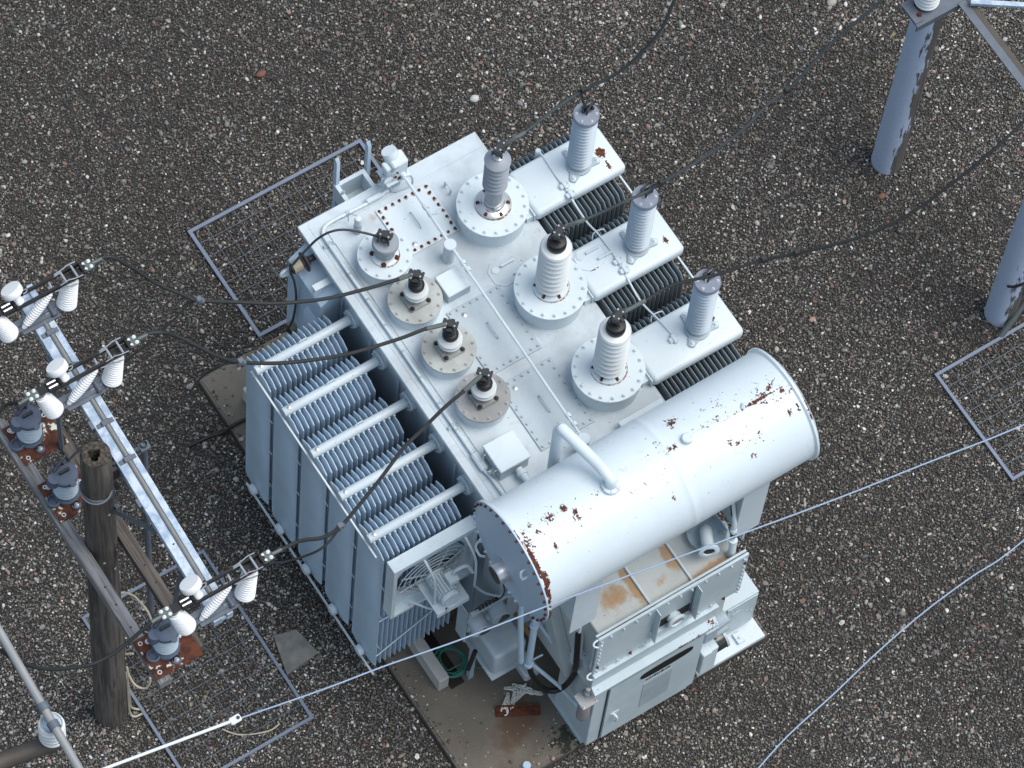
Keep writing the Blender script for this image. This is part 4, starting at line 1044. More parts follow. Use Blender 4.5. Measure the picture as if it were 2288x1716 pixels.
# ------------------------------------------------------------------ surge arresters on the ducts
def arrester(x, y, stain):
    t = thing('surge_arrester', (x, y, 4.58), '', 'arrester', 'surge arresters on the radiator ducts')
    b = MB(); prof = [(.118, 0), (.122, .03)]
    for k in range(14): prof += [(.095, .045 + k * .072), (.095, .064 + k * .072), (.139, .084 + k * .072), (.142, .092 + k * .072), (.104, .108 + k * .072)]
    prof += [(.126, 1.06), (.126, 1.09)]
    b.lathe(prof, (x, y, 4.64), n=36); build('ribbed_body', b, M['porcelain_grey'], t, 40)
    b = MB(); b.lathe([(.138, 0), (.149, .01), (.149, .055), (.142, .068)], (x, y, 5.715), n=40)
    cp = build('top_cap', b, M['cast_light'], t)
    b = MB()
    for k in range(5): b.bolt(x + .11 * math.cos(k * 1.05 + 2.6), y + .11 * math.sin(k * 1.05 + 2.6), 5.783, .013, .012)
    b.bolt(x, y, 5.783, .02, .018)
    tag(build('cap_bolts', b, M['bright'], cp), kind='stuff')
    b = MB()
    for k in range(2):
        Mx = Matrix.Translation((x + .03, y + .03, 5.785)) @ Matrix.Rotation(.5, 4, 'Z')
        b.box(-.06, .10, -.035 + .05 * k, -.01 + .05 * k, 0, .10, .004, M=Mx)
    b.cyl((x + .05, y + .06, 5.80), (x + .08, y - .01, 5.84), .022, n=8); b.cyl((x - .03, y + .05, 5.86), (x + .09, y + .06, 5.86), .02, n=8)
    build('line_clamp', b, M['clamp'], t)
    b = MB()
    for k in range(3):
        a = 2 * PI * k / 3 - .35
        Mx = Matrix.Translation((x, y, 4.583)) @ Matrix.Rotation(a, 4, 'Z')
        b.prism([(.10, -.075), (.16, -.055), (.235, -.035), (.245, 0), (.235, .035), (.16, .055), (.10, .075)], 0, .025, 'z')
        b.v[-14:] = [tuple(Mx @ Vector(p)) for p in b.v[-14:]]
    b.lathe([(.145, .0), (.15, .01), (.15, .035), (.11, .04)], (x, y, 4.583), n=30); b.cyl((x, y, 4.61), (x, y, 4.645), .10, n=24)
    fb = build('foot_bracket', b, M['shade'], t)
    b = MB()
    for k in range(3):
        a = 2 * PI * k / 3 - .35; b.bolt(x + .205 * math.cos(a), y + .205 * math.sin(a), 4.61, .022, .022)
        b.bolt(x + .17 * math.cos(a + 2.0), y + .17 * math.sin(a + 2.0), 4.585, .018, .02)
    tag(build('foot_bolts', b, M['plate_new'], fb), kind='stuff')
    return t
M['cast_light'] = plain('blue_grey_cast_lid', (.28, .32, .40), .55, .1, .2, 10)
a0 = arrester(1.95, 1.27, 0)
a0['label'] = 'ribbed grey arrester on the duct beside the grey rubber bushing, farthest from the big drum'
for (dx, dy, lb) in ((-.005, -1.187, 'ribbed grey arrester on the middle duct, between the two other arresters'), (.01, -2.392, 'ribbed grey arrester on the duct nearest the big drum, dark cable passing over its cap')):
    c = dup(a0, (dx, dy, 0)); c['label'] = lb

# ------------------------------------------------------------------ pole on the left with its cross timbers
PX, PY = -5.036, -.098
P1 = thing('wooden_pole', (PX, PY, 0), 'thick weathered wooden pole with a rotted hollow top', 'pole')
b = MB(); pts = []; n = 30
v = []; f = []; hs_ = [0, .8, 1.6, 2.6, 3.6, 4.6, 5.6, 6.4, 7.0, 7.34, 7.37]
for k, h in enumerate(hs_):
    t = h / 7.4; cx_, cy_ = PX + .004 * t, PY - .012 * t
    rr = .197 - .036 * t - (.012 if h > 7.35 else 0)
    for i in range(n):
        a = 2 * PI * i / n; q = rr * (1 + .018 * math.sin(3 * a + h * .7) + .012 * math.sin(7 * a + h * 1.9))
        v.append((cx_ + q * math.cos(a), cy_ + q * math.sin(a), h if k < 9 else h + .012 * math.sin(5 * a)))
for k in range(len(hs_) - 1):
    for i in range(n): f.append((k * n + i, k * n + (i + 1) % n, (k + 1) * n + (i + 1) % n, (k + 1) * n + i))
b.add(v, f)
build('trunk', b, M['pole_wood'], P1, 60)
b = MB(); tx, ty = PX + .004, PY - .012; v = []; f = []
for k, (rr, h) in enumerate(((.147, 7.37), (.11, 7.38), (.065, 7.372), (.048, 7.20), (.02, 7.05))):
    for i in range(n):
        a = 2 * PI * i / n; q = rr * (1 + (.16 * math.sin(3 * a + 1) + .10 * math.sin(7 * a) if 1 < k else .02 * math.sin(4 * a)))
        v.append((tx + q * math.cos(a) - (.02 if k > 1 else 0), ty + q * math.sin(a), h + .006 * math.sin(5 * a + k)))
for k in range(4):
    for i in range(n): f.append((k * n + i, k * n + (i + 1) % n, (k + 1) * n + (i + 1) % n, (k + 1) * n + i))
f.append(tuple(range(4 * n, 5 * n))); b.add(v, f)
build('hollow_top', b, M['end_grain'], P1, 60)
b = MB(); b.tube(smooth_path([(tx - .04 + .165 * math.cos(a), ty - .03 + .165 * math.sin(a), 6.62 - .05 * math.cos(a + 2)) for a in np.linspace(2.2, 6.6, 14)] + [(tx + .30, ty - .12, 6.62), (tx + .27, ty - .20, 6.56), (tx + .22, ty - .15, 6.6)], 2), .011, 6)
b.lathe([(.171, 0), (.171, .05)], (tx - .008, ty - .008, 6.5), n=30); build('strap_band', b, M['galv_dark'], P1)
b = MB(); b.box(tx + .14, tx + .24, ty - .06, ty + .08, 6.62, 6.86, .01); b.box(tx + .15, tx + .19, ty - .12, ty - .06, 6.5, 6.56); b.cyl((tx + .2, ty, 6.86), (tx + .2, ty, 6.9), .02, n=8); build('beam_seat', b, M['dark_steel'], P1)
b = MB()
for (a, z) in ((-1.4, 6.1), (-.9, 5.0), (-1.9, 4.9), (-1.2, 4.6), (-.7, 4.3)):
    rr = .194 - .034 * z / 7.4; ux, uy = math.cos(a), math.sin(a); o = (PX + rr * ux, PY + rr * uy, z)
    b.cyl(o, (o[0] + .02 * ux, o[1] + .02 * uy, z), .016, n=8)
tag(build('pole_bolts', b, M['galv'], P1), kind='stuff')
for pts in ([(-4.75, -.16, 1.6), (-4.86, -.07, 1.5), (-4.88, -.10, 1.4), (-4.875, -.20, 1.2), (-4.885, -.24, .8), (-4.885, -.24, .4), (-4.88, -.26, .1), (-4.84, -.30, .04), (-4.73, -.31, .03)],
            [(-4.68, -.41, 1.3), (-4.70, -.43, 1.2), (-4.76, -.42, 1.1), (-4.83, -.33, 1.1), (-4.85, -.22, 1.2), (-4.84, -.16, 1.3), (-4.84, -.16, 1.0), (-4.845, -.19, .7), (-4.835, -.18, .3), (-4.83, -.2, .1), (-4.75, -.25, .03)],
            [(-4.86, -.08, 2.75), (-4.78, .1, 2.6), (-4.66, .22, 2.5), (-4.53, .21, 2.3), (-4.48, .14, 2.2), (-4.43, .01, 2.0), (-4.45, -.1, 1.6), (-4.6, -.15, 1.2)]):
    b = MB(); b.tube(smooth_path(pts, 5), .014, 7); build('cream_conduit', b, M['cream'], P1)

GP = thing('galvanised_conduit', (-4.37, .08, 0), 'tall open ended galvanised pipe rising beside the wooden pole', 'pipe')
b = MB(); b.cyl((-4.37, .08, 0), (-4.37, .08, 6.5), .036, n=14, caps=False); b.cyl((-4.37, .08, 0), (-4.37, .08, 6.3), .034, n=12); build('pipe', b, M['galv_dark'], GP)
b = MB(); b.box(-4.43, -4.31, .03, .13, 6.40, 6.45, .008); b.tube(smooth_path([(-4.42, .08, 6.42), (-4.5, .03, 6.6), (-4.6, -.1, 6.75), (-4.62, -.25, 6.86)], 4), .016, 6); build('pipe_clamp', b, M['galv_dark'], GP)

def timber(x, y0, y1, z, mat, label):
    t = thing('cross_timber', (x, (y0 + y1) / 2, z - .15), label, 'timber', 'cross timbers bolted to the wooden pole')
    b = MB(); b.box(x - .072, x + .072, y0, y1, z - .15, z, .006); build('beam', b, mat, t)
    b = MB()
    for y in (-.85, -.62, .42, -1.15):
        if y0 < y < y1: b.cyl((x, y, z - .01), (x, y, z + .002), .013, n=8)
    tag(build('bolt_hole', b, M['seal'], t), kind='stuff')
timber(-5.285, -1.86, 1.62, 5.20, M['timber'], 'silver grey cross timber on the outer side of the wooden pole, below the rusty plates')
timber(-4.80, -1.72, 1.55, 5.20, M['timber_brown'], 'brown cross timber on the transformer side of the wooden pole')
def plate_set(y, wx0, wx1, plabel, alabel, jump):
    t = thing('mounting_plate', (-5.03, y, 5.203), plabel, 'plate', 'rusty plates across the timbers')
    b = MB(); b.box(wx0, wx1, y - .25, y + .25, 5.203, 5.222, .003); build('steel_plate', b, M['rusty_plate'], t)
    b = MB()
    for sx, sy in ((wx0 + .06, .19), (wx1 - .07, .16), (wx0 + .07, -.19)):
        b.tube([(sx + .02 * math.cos(a), y + sy + .02 * math.sin(a), 5.224) for a in np.linspace(0, 6.283, 10, endpoint=False)], .006, 5, closed=True)
    build('bolt_ring', b, M['rod'], t)
    ax, ay = -5.09, y + .02
    t = thing('post_arrester', (ax, ay, 5.222), alabel, 'arrester', 'short arresters on the rusty plates')
    b = MB(); prof = [(.112, 0)]
    for k in range(5): prof += [(.102, .03 + k * .074), (.131, .052 + k * .074), (.134, .064 + k * .074), (.108, .088 + k * .074)]
    prof += [(.116, .43)]
    b.lathe(prof, (ax, ay, 5.27), n=30); build('ribbed_body', b, M['porcelain_grey'], t, 40)
    b = MB(); b.lathe([(.13, 0), (.145, .02), (.142, .07), (.12, .085), (.05, .09)], (ax, ay, 5.66), n=30)
    b.cyl((ax - .15, ay + .0, 5.63), (ax - .13, ay, 5.74), .065, n=18); b.cyl((ax + .02, ay - .14, 5.70), (ax + .02, ay - .15, 5.73), .035, n=12)
    b.box(ax - .09, ax + .09, ay + .09, ay + .15, 5.68, 5.74, .01)
    cp = build('cast_cap', b, M['cast'], t)
    b = MB(); b.box(ax - .06, ax + .06, ay - .01, ay + .02, 5.75, 5.80, .004); b.box(ax - .05, ax - .03, ay + .08, ay + .19, 5.75, 5.80); b.box(ax + .02, ax + .04, ay + .08, ay + .19, 5.75, 5.80); b.tube([(ax - .1, ay + .06, 5.77), (ax + .12, ay + .16, 5.79)], .018, 8); build('line_clamp', b, M['dark_steel'], t)
    b = MB(); b.lathe([(.15, 0), (.15, .03), (.125, .06)], (ax, ay, 5.222), n=28); b.cyl((ax + .02, ay - .19, 5.222), (ax + .02, ay - .19, 5.25), .05, n=16); b.box(ax - .02, ax + .06, ay - .19, ay - .1, 5.222, 5.25)
    b.lathe([(.072, 0), (.075, .05), (.06, .06), (.055, .02)], (ax - .17, ay - .03, 5.222), n=20)
    build('base_casting', b, M['cast'], t)
    b = MB(); b.bolt(ax + .02, ay - .19, 5.25, .02, .02); b.bolt(ax + .18, ay + .04, 5.224, .022, .025); b.bolt(ax - .13, ay + .15, 5.224, .022, .025); tag(build('base_bolts', b, M['bright'], t), kind='stuff')
plate_set(1.265, -5.30, -4.77, 'rusty plate at the far end of the timbers, partly hidden by a switch', 'short ribbed arrester on the rusty plate at the far end of the timbers', 0)
plate_set(.50, -5.31, -4.84, 'rusty plate beside the wooden pole, tucked behind the pole', 'short ribbed arrester beside the top of the wooden pole', 0)
plate_set(-1.56, -5.36, -4.79, 'rusty plate with white paint flakes at the near end of the timbers', 'short ribbed arrester on the rusty plate at the near end of the timbers', 0)

# galvanised beam carrying the three switches
SB = thing('steel_beam', (-4.70, 0, 6.78), 'long galvanised steel beam carrying the white switches past the pole', 'beam')
def skew(b):
    b.v = [(x - .028 * (1.55 - y), y, z) for x, y, z in b.v]; return b
b = MB(); x = -4.64
b.box(x - .122, x - .022, -2.15, 2.10, 6.79, 6.905, .004); b.box(x + .034, x + .105, -2.15, 2.10, 6.79, 6.905, .004); b.box(x - .022, x + .034, -2.14, 2.09, 6.80, 6.86)
build('beam_section', skew(b), M['galv'], SB)
b = MB(); b.cyl((x + .004, -1.85, 6.905), (x + .004, 1.75, 6.905), .026, n=12); build('operating_rod', skew(b), M['zinc_rod'], SB)
b = MB()
for y in (-.15, .32, 1.05, 1.5): b.box(x - .10, x + .09, y - .025, y + .025, 6.907, 6.918); b.box(x - .05, x + .05, y - .03, y + .03, 6.918, 6.945, .008)
for y in (.38, -.62): b.box(x - .16, x - .097, y - .05, y + .05, 6.80, 6.90, .004)
build('rod_bracket', skew(b), M['galv_dark'], SB)
b = MB(); b.cyl((x - .055, -1.2, 6.904), (x - .055, -1.2, 6.907), .014, n=4); tag(build('bolt_hole', skew(b), M['seal'], SB), kind='stuff')
b = MB(); b.box(-4.92, -4.88, -.28, -.22, 6.1, 6.16); Mx = None
b.tube([(-4.95, -.25, 6.1), (-4.80, -.98, 6.78)], .028, 4); build('brace_strut', b, M['galv_dark'], SB)
b = MB(); b.tube([(-4.86, 1.0, 5.12), (-4.76, 1.3, 6.78)], .03, 4); b.tube([(-4.9, -1.3, 5.12), (-4.78, -1.4, 6.78)], .03, 4); b.box(-4.80, -4.70, 1.22, 1.34, 6.72, 6.79); build('upright', b, M['galv_dark'], SB)

def switch(label):
    y = -1.985; zc = 7.38
    t = thing('disconnect_switch', (-4.74, y, 6.91), label, 'switch', 'white insulated disconnect switches on the steel beam')
    b = MB(); b.box(-5.16, -4.36, y - .11, y - .05, 6.905, 6.95, .004); b.box(-5.0, -4.55, y - .15, y + .0, 6.91, 6.93); b.prism([(-5.2, 6.93), (-5.0, 6.86), (-4.5, 6.86), (-4.36, 6.93), (-4.36, 6.96), (-5.2, 6.96)], y - .05, y + .02, 'y')
    b.tube(smooth_path([(-4.70, y - .06, 6.93), (-4.58, y - .06, 6.93), (-4.47, y - .02, 6.98), (-4.44, y, 7.02)], 4), .03, 8); b.cyl((-4.62, y - .14, 6.97), (-4.62, y - .02, 6.97), .028, n=10); b.tube([(-4.74, y + .10, 6.96), (-4.60, y + .06, 6.97), (-4.64, y - .02, 6.98)], .014, 6)
    build('base_frame', b, M['galv_dark'], t)
    def ins(p0, p1, r=.108, name='post_insulator'):
        p0, p1 = Vector(p0), Vector(p1); L_ = (p1 - p0).length; ax = p1 - p0
        b = MB(); prof = [(.05, 0), (r * .92, .008), (r, .02), (r, .034)]
        nn = 11; st_ = (L_ - .075) / nn
        for k in range(nn):
            q = r - (r - .080) * (k + .6) / nn; h = .042 + st_ * k
            prof += [(q - .019, h), (q, h + st_ * .42), (q, h + st_ * .62), (q - .017, h + st_ * .92)]
        prof += [(.062, L_ - .03), (.058, L_ - .012)]
        b.lathe(prof, p0, ax, n=28); p = build(name, b, M['polymer'], t, 40)
        b = MB(); b.lathe([(.045, L_ - .014), (.052, L_ - .008), (.052, L_ + .012), (.04, L_ + .02)], p0, ax, n=18); b.lathe([(.03, -.05), (.03, .002)], p0, ax, n=10)
        build('insulator_fitting', b, M['galv_dark'], p)
    ins((-4.46, y - .085, 6.945), (-4.34, y - .01, 7.335)); ins((-5.13, y - .075, 6.945), (-5.235, y + .005, 7.335))
    o = Vector((-4.95, y - .085, 6.985)); d = Vector((-4.60, y - .04, 7.345)) - o; L_ = d.length; b = MB(); prof = [(.024, -.03), (.030, 0)]
    nn = 15
    for k in range(nn):
        q = .040 + .020 * math.sin(PI * (k + .6) / nn)
        h = .02 + (L_ - .04) * k / nn; st_ = (L_ - .04) / nn
        prof += [(q - .011, h + st_ * .08), (q, h + st_ * .45), (q, h + st_ * .6), (q - .010, h + st_ * .95)]
    prof += [(.022, L_), (.016, L_ + .06)]
    b.lathe(prof, o, d, n=22); p = build('drive_insulator', b, M['polymer'], t, 40)
    b = MB(); b.cyl(o - d * .16, o, .014, n=8); b.cyl(o + d, o + d * 1.12, .018, n=8); b.cyl((-4.585, y - .05, 7.36), (-4.575, y + .07, 7.37), .014, n=8); b.tube([(-4.58, y + .06, zc + .02), (-4.42, y + .05, zc + .07)], .008, 5); b.tube([(-4.57, y - .07, zc - .02), (-4.32, y - .11, zc - .03)], .009, 5); build('drive_link', b, M['bright'], p)
    for (s_, nm) in ((-.062, 'blade'), (.062, 'blade')):
        b = MB(); b.box(-5.02, -4.24, y + s_ - .013, y + s_ + .013, zc - .005, zc + .05); b.prism([(-4.36, zc - .02), (-4.22, zc - .02), (-4.20, zc + .02), (-4.24, zc + .06), (-4.36, zc + .055)], y + s_ - .008, y + s_ + .008, 'y'); build(nm, b, M['black'], t)
    b = MB()
    for xx in (-4.43, -4.30): b.cyl((xx, y - .075, zc + .05), (xx, y + .075, zc + .05), .013, n=8)
    for s_ in (-.07, .07): b.tube([(-4.50, y + s_, zc + .05), (-4.40, y + s_, zc + .075), (-4.33, y + s_ * 1.25, zc + .07), (-4.24, y + s_ * 1.25, zc + .06)], .006, 5)
    for k in range(2): b.cyl((-5.09 , y - .05 + .05 * k + .02, zc + .05), (-5.05, y - .05 + .05 * k + .02, zc + .05), .016, n=8); b.cyl((-5.09, y - .05 + .05 * k + .02, zc + .05), (-5.15, y - .05 + .05 * k + .02, zc + .05), .014, n=8)
    build('blade_pins', b, M['bright'], t)
    b = MB(); b.box(-4.42, -4.20, y - .035, y + .045, zc - .035, zc - .015, .004); b.box(-4.22, -4.17, y - .05, y + .06, zc - .03, zc + .03, .004)
    build('contact_jaw', b, M['black'], t)
    b = MB(); b.box(-5.16, -4.98, y - .06, y + .06, zc - .02, zc + .03, .006); b.box(-5.26, -5.1, y - .04, y + .05, zc + .0, zc + .02); b.box(-5.02, -5.0, y - .055, y + .055, zc, zc + .07)
    build('hinge_block', b, M['black'], t)
    for (xx, nm) in ((-4.145, 1), (-5.325, -1)):
        b = MB(); b.box(xx - .065, xx + .065, y - .055, y + .065, zc, zc + .022, .004); b.cyl((xx + nm * .06, y, zc + .012), (xx + nm * .17, y - .005, zc + .012), .022, n=12); p = build('terminal_pad', b, M['lug'], t)
        b = MB()
        for sx in (-.033, .033):
            for sy in (-.028, .038): b.bolt(xx + sx, y + sy, zc + .022, .014, .014, mw=0)
        for i_ in range(4): pass
        build('pad_bolts', b, M['rod'], p)['kind'] = 'stuff'
    b = MB(); a_ = Vector((-.20, .60, .75)); o = Vector((-4.95, y - .02, 7.41))
    b.lathe([(.05, 0), (.052, .03), (.044, .05), (.05, .08), (.056, .105), (.080, .118), (.108, .125), (.115, .135), (.115, .195), (.108, .207), (.05, .21)], o, a_, n=30)
    b.box(-5.02, -4.93, y - .04, y + .05, zc + .02, zc + .05, .006)
    p = build('interrupter', b, M['polymer'], t, 40)
    b = MB(); b.tube(smooth_path([(-4.90, y - .0, 7.53), (-4.86, y + .0, 7.535), (-4.84, y + .03, 7.53), (-4.88, y + .04, 7.52)], 3), .006, 5); build('trip_ring', b, M['bright'], p)
    b = MB(); b.tube([(-4.88, y + .05, 7.40), (-4.84, y + .06, 7.50), (-4.90, y + .05, 7.53)], .012, 6); build('trip_lever', b, M['black'], p)
    return t
s0 = switch('white disconnect switch at the near end of the steel beam, beside the mesh panel below')
for (dx, dy, lb) in ((.07, 2.755, 'white disconnect switch just beyond the top of the wooden pole, second on the beam'), (.11, 3.745, 'white disconnect switch at the far end of the steel beam, cut by the left edge')):
    c = dup(s0, (dx, dy, 0)); c['label'] = lb

# ------------------------------------------------------------------ cables and wires
def cable(name, pts, r, mat, label, cat='cable', group=None, sub=7, fit=None, n=9):
    P = smooth_path(pts, sub) if sub > 1 else pts
    o = thing(name, pts[0], label, cat, group)
    b = MB(); b.tube(P, r, n); build('run', b, mat, o, 60)
    for (kind_, i, j, rr, m_) in fit or []:
        b = MB(); b.tube([Vector(pts[i]), Vector(pts[i]).lerp(Vector(pts[j]), 1.0)], rr, 10); build(kind_, b, m_, o)
    return o
def collar(parent, p, q, r, mat, name='cable_clamp', L_=.05):
    p, q = Vector(p), Vector(q); d = (q - p).normalized(); b = MB(); b.cyl(p - d * L_, p + d * L_, r, n=10); b.box(p.x - .03, p.x + .03, p.y - .03, p.y + .03, p.z - .02, p.z + .06, .006); build(name, b, mat, parent)
G1, G2 = 'cables from the high voltage bushings', 'cables from the switches to the bushings'
hv1 = [(.83, 1.29, 6.05), (.93, 1.28, 6.08), (1.14, 1.29, 6.10), (1.54, 1.32, 6.20), (1.89, 1.31, 6.30), (2.20, 1.17, 6.60), (2.42, 1.08, 7.0), (2.60, 1.01, 7.5), (2.70, 1.01, 8.0), (2.77, .96, 8.6)]
hv2 = [(.90, .15, 5.98), (1.00, .12, 6.00), (1.15, .10, 6.00), (1.34, .06, 6.05), (1.59, 0, 6.15), (1.86, -.04, 6.20), (2.0, -.07, 6.30), (2.49, -.13, 6.5), (2.93, -.15, 6.7), (3.30, -.10, 6.9), (3.52, -.11, 7.0), (3.74, -.10, 7.2), (4.08, -.07, 7.5), (4.60, -.12, 8.0), (4.86, -.15, 8.3)]
hv3 = [(.91, -1.03, 5.96), (1.02, -1.03, 5.98), (1.18, -1.05, 6.0), (1.44, -1.06, 6.05), (1.63, -1.12, 6.10), (1.81, -1.20, 6.15), (2.0, -1.28, 6.20), (2.41, -1.43, 6.35), (2.70, -1.60, 6.5), (3.24, -1.89, 6.8), (3.74, -2.05, 7.1), (4.29, -2.11, 7.5), (4.70, -2.12, 7.8), (5.06, -2.09, 8.0), (5.33, -2.05, 8.2)]
c = cable('power_cable', hv1, .019, M['cable_grey'], 'grey cable rising from the grey rubber bushing to the top of the picture', group=G1, fit=[('cable_sleeve', 0, 2, .025, M['lug'])]); collar(c, hv1[4], hv1[5], .03, M['cable'])
c = cable('power_cable', hv2, .018, M['cable_grey'], 'grey cable from the middle tall bushing running up towards the top right', group=G1, fit=[('cable_sleeve', 0, 2, .025, M['lug'])]); collar(c, hv2[6], hv2[7], .03, M['cable']); collar(c, hv2[10], hv2[11], .024, M['cable'])
c = cable('power_cable', hv3, .018, M['cable'], 'dark cable from the tall bushing nearest the drum, sagging away to the right edge', group=G1, fit=[('cable_sleeve', 0, 2, .025, M['lug'])]); collar(c, hv3[7], hv3[8], .03, M['cable']); collar(c, hv3[8], hv3[9], .026, M['cable'])
cable('jumper_wire', [(1.89, 1.31, 6.30), (1.88, 1.31, 6.2), (1.90, 1.29, 6.05), (1.97, 1.29, 5.84)], .015, M['cable'], 'short black jumper down to the arrester by the grey rubber bushing', 'wire', 'jumpers to the tall arresters')
cable('jumper_wire', [(2.0, -.07, 6.30), (1.96, 0, 6.15), (1.93, .02, 6.0), (1.96, .10, 5.84)], .015, M['cable'], 'short black jumper down to the middle arrester', 'wire', 'jumpers to the tall arresters')
lv1 = [(-3.88, 1.76, 7.39), (-3.85, 1.76, 7.39), (-3.75, 1.72, 7.36), (-3.57, 1.61, 7.1), (-3.38, 1.46, 6.8), (-3.14, 1.30, 6.55), (-3.02, 1.22, 6.45), (-2.59, 1.08, 6.2), (-2.21, .95, 6.0), (-1.69, .84, 5.75), (-1.13, .80, 5.5), (-.77, .79, 5.35), (-.60, .80, 5.27)]
lv2 = [(-3.92, .77, 7.39), (-3.86, .76, 7.39), (-3.76, .72, 7.36), (-3.63, .70, 7.2), (-3.46, .58, 7.0), (-3.26, .44, 6.75), (-3.03, .36, 6.5), (-2.63, .27, 6.2), (-2.22, .18, 6.0), (-1.77, .14, 5.75), (-1.19, .12, 5.5), (-.83, .13, 5.35), (-.60, .10, 5.27)]
lv3 = [(-3.99, -1.99, 7.39), (-3.93, -1.99, 7.38), (-3.78, -1.97, 7.30), (-3.64, -1.95, 7.15), (-3.45, -1.96, 7.0), (-3.20, -1.88, 6.8), (-2.90, -1.72, 6.6), (-2.44, -1.46, 6.3), (-1.97, -1.18, 6.0), (-1.64, -1.03, 5.8), (-1.20, -.82, 5.5), (-.88, -.71, 5.35), (-.60, -.62, 5.27)]
for P, lb, ci, d in ((lv1, 'dark cable from the far switch to the first black capped bushing', 6, 0), (lv2, 'dark cable from the middle switch to the centre black capped bushing', 6, 0), (lv3, 'dark cable from the near switch over the radiators to the bushing nearest the drum', 5, 0)):
    c = cable('power_cable', P, .021, M['cable'], lb, group=G2, fit=[('cable_sleeve', len(P) - 1, len(P) - 2, .026, M['lug'])]); collar(c, P[ci], P[ci + 1], .034, M['galv_dark'])
cable('jumper_wire', [(-3.02, 1.22, 6.45), (-3.12, 1.27, 6.4), (-3.26, 1.25, 6.3), (-3.47, 1.24, 6.15), (-3.66, 1.25, 6.0), (-4.2, 1.3, 5.7), (-4.95, 1.35, 5.78)], .013, M['cable'], 'thin black wire branching off the far switch cable back to the rusty plate', 'wire', 'wires branching to the short arresters')
cable('jumper_wire', [(-3.03, .36, 6.5), (-3.15, .44, 6.45), (-3.27, .48, 6.4), (-3.44, .53, 6.2), (-3.62, .50, 6.0), (-3.89, .53, 5.9), (-4.12, .63, 5.8), (-4.4, .75, 5.62), (-4.75, .7, 5.7), (-5.0, .6, 5.79)], .013, M['cable'], 'thin black wire looping from the middle switch cable to the arrester beside the pole', 'wire', 'wires branching to the short arresters')
cable('jumper_wire', [(-3.20, -1.88, 6.8), (-3.36, -1.94, 6.75), (-3.49, -1.95, 6.7), (-3.62, -1.90, 6.6), (-3.79, -1.82, 6.5), (-4.01, -1.71, 6.4), (-4.5, -1.6, 6.0), (-4.98, -1.5, 5.79)], .013, M['cable'], 'thin black wire curling under the near switch to its arrester', 'wire', 'wires branching to the short arresters')
cable('neutral_wire', [(-.55, 1.46, 4.99), (-.68, 1.60, 5.0), (-.85, 1.75, 5.0), (-.99, 1.83, 4.95), (-1.10, 1.91, 4.75), (-1.20, 1.95, 4.55), (-1.33, 1.97, 4.35), (-1.40, 1.98, 4.18), (-1.36, 1.95, 3.9), (-1.32, 1.96, 3.4), (-1.33, 2.0, 2.8), (-1.40, 2.02, 2.55)], .014, M['cable_grey'], 'thin grey wire from the neutral bushing over the cover edge to a round insulator', 'wire')
cable('power_cable', [(-5.47, -1.985, 7.39), (-5.54, -1.99, 7.37), (-5.76, -2.0, 7.25), (-6.02, -2.0, 7.15), (-6.26, -1.94, 7.1), (-6.57, -1.74, 7.0), (-6.75, -1.49, 6.9), (-6.88, -1.14, 6.8)], .020, M['cable'], 'dark cable from the near switch looping past the pole to the left edge', group='cables leaving to the left')
cable('power_cable', [(-5.39, .77, 7.39), (-5.41, .78, 7.38), (-5.49, .90, 7.2), (-5.63, .91, 7.1), (-5.9, .95, 6.9)], .020, M['cable'], 'dark cable from the middle switch leaving at the left edge', group='cables leaving to the left')
cable('guy_rod', [(-6.79, -3.03, 7.3), (-5.32, -3.28, 7.3)], .017, M['rod'], 'straight white rod at the lower left ending in an eye', 'rod', sub=1)
o = thing('rod_shackle', (-5.27, -3.29, 7.3), 'small white shackle joining the white rod to the pale blue wire', 'shackle')
b = MB(); b.box(-5.36, -5.24, -3.32, -3.24, 7.28, 7.32, .01); build('fork', b, M['rod'], o); b = MB(); b.cyl((-5.27, -3.285, 7.27), (-5.27, -3.285, 7.335), .018, n=10); build('pin', b, M['dark_steel'], o)
cable('stay_wire', [(-5.27, -3.29, 7.3), (-4.38, -3.46, 7.29), (-3.73, -3.565, 7.285), (-2.92, -3.72, 7.28), (-1.90, -3.88, 7.28), (-.39, -4.14, 7.28), (1.14, -4.41, 7.29), (2.19, -4.57, 7.3), (2.87, -4.68, 7.3), (3.46, -4.76, 7.3)], .0085, M['rope'], 'pale blue stay wire crossing in front of the drum to the right edge', 'wire', 'pale stay wires')
cable('stay_wire', [(-1.15, -6.38, 7.0), (-.62, -6.22, 7.0), (.03, -6.09, 7.0), (.71, -5.94, 7.0), (1.36, -5.83, 7.0), (1.98, -5.77, 7.0), (2.34, -5.76, 7.0), (2.85, -5.69, 7.0)], .0080, M['rope'], 'pale blue stay wire crossing the empty gravel at the lower right', 'wire', 'pale stay wires')
cable('loose_cable', [(-2.55, 2.33, .03), (-2.28, 2.31, .03), (-2.11, 2.27, .05), (-1.95, 2.25, .13), (-1.7, 2.22, .14), (-1.4, 2.1, .14)], .022, M['black'], 'black cable lying over the pad edge beside the radiators', 'cable')
cable('loose_wire', [(-4.06, -.96, .04), (-3.95, -1.1, .035), (-3.80, -1.19, .035), (-3.6, -1.26, .035), (-3.46, -1.25, .04)], .010, M['cream'], 'loose cream wire lying on the mesh panel beneath the white rod', 'wire')

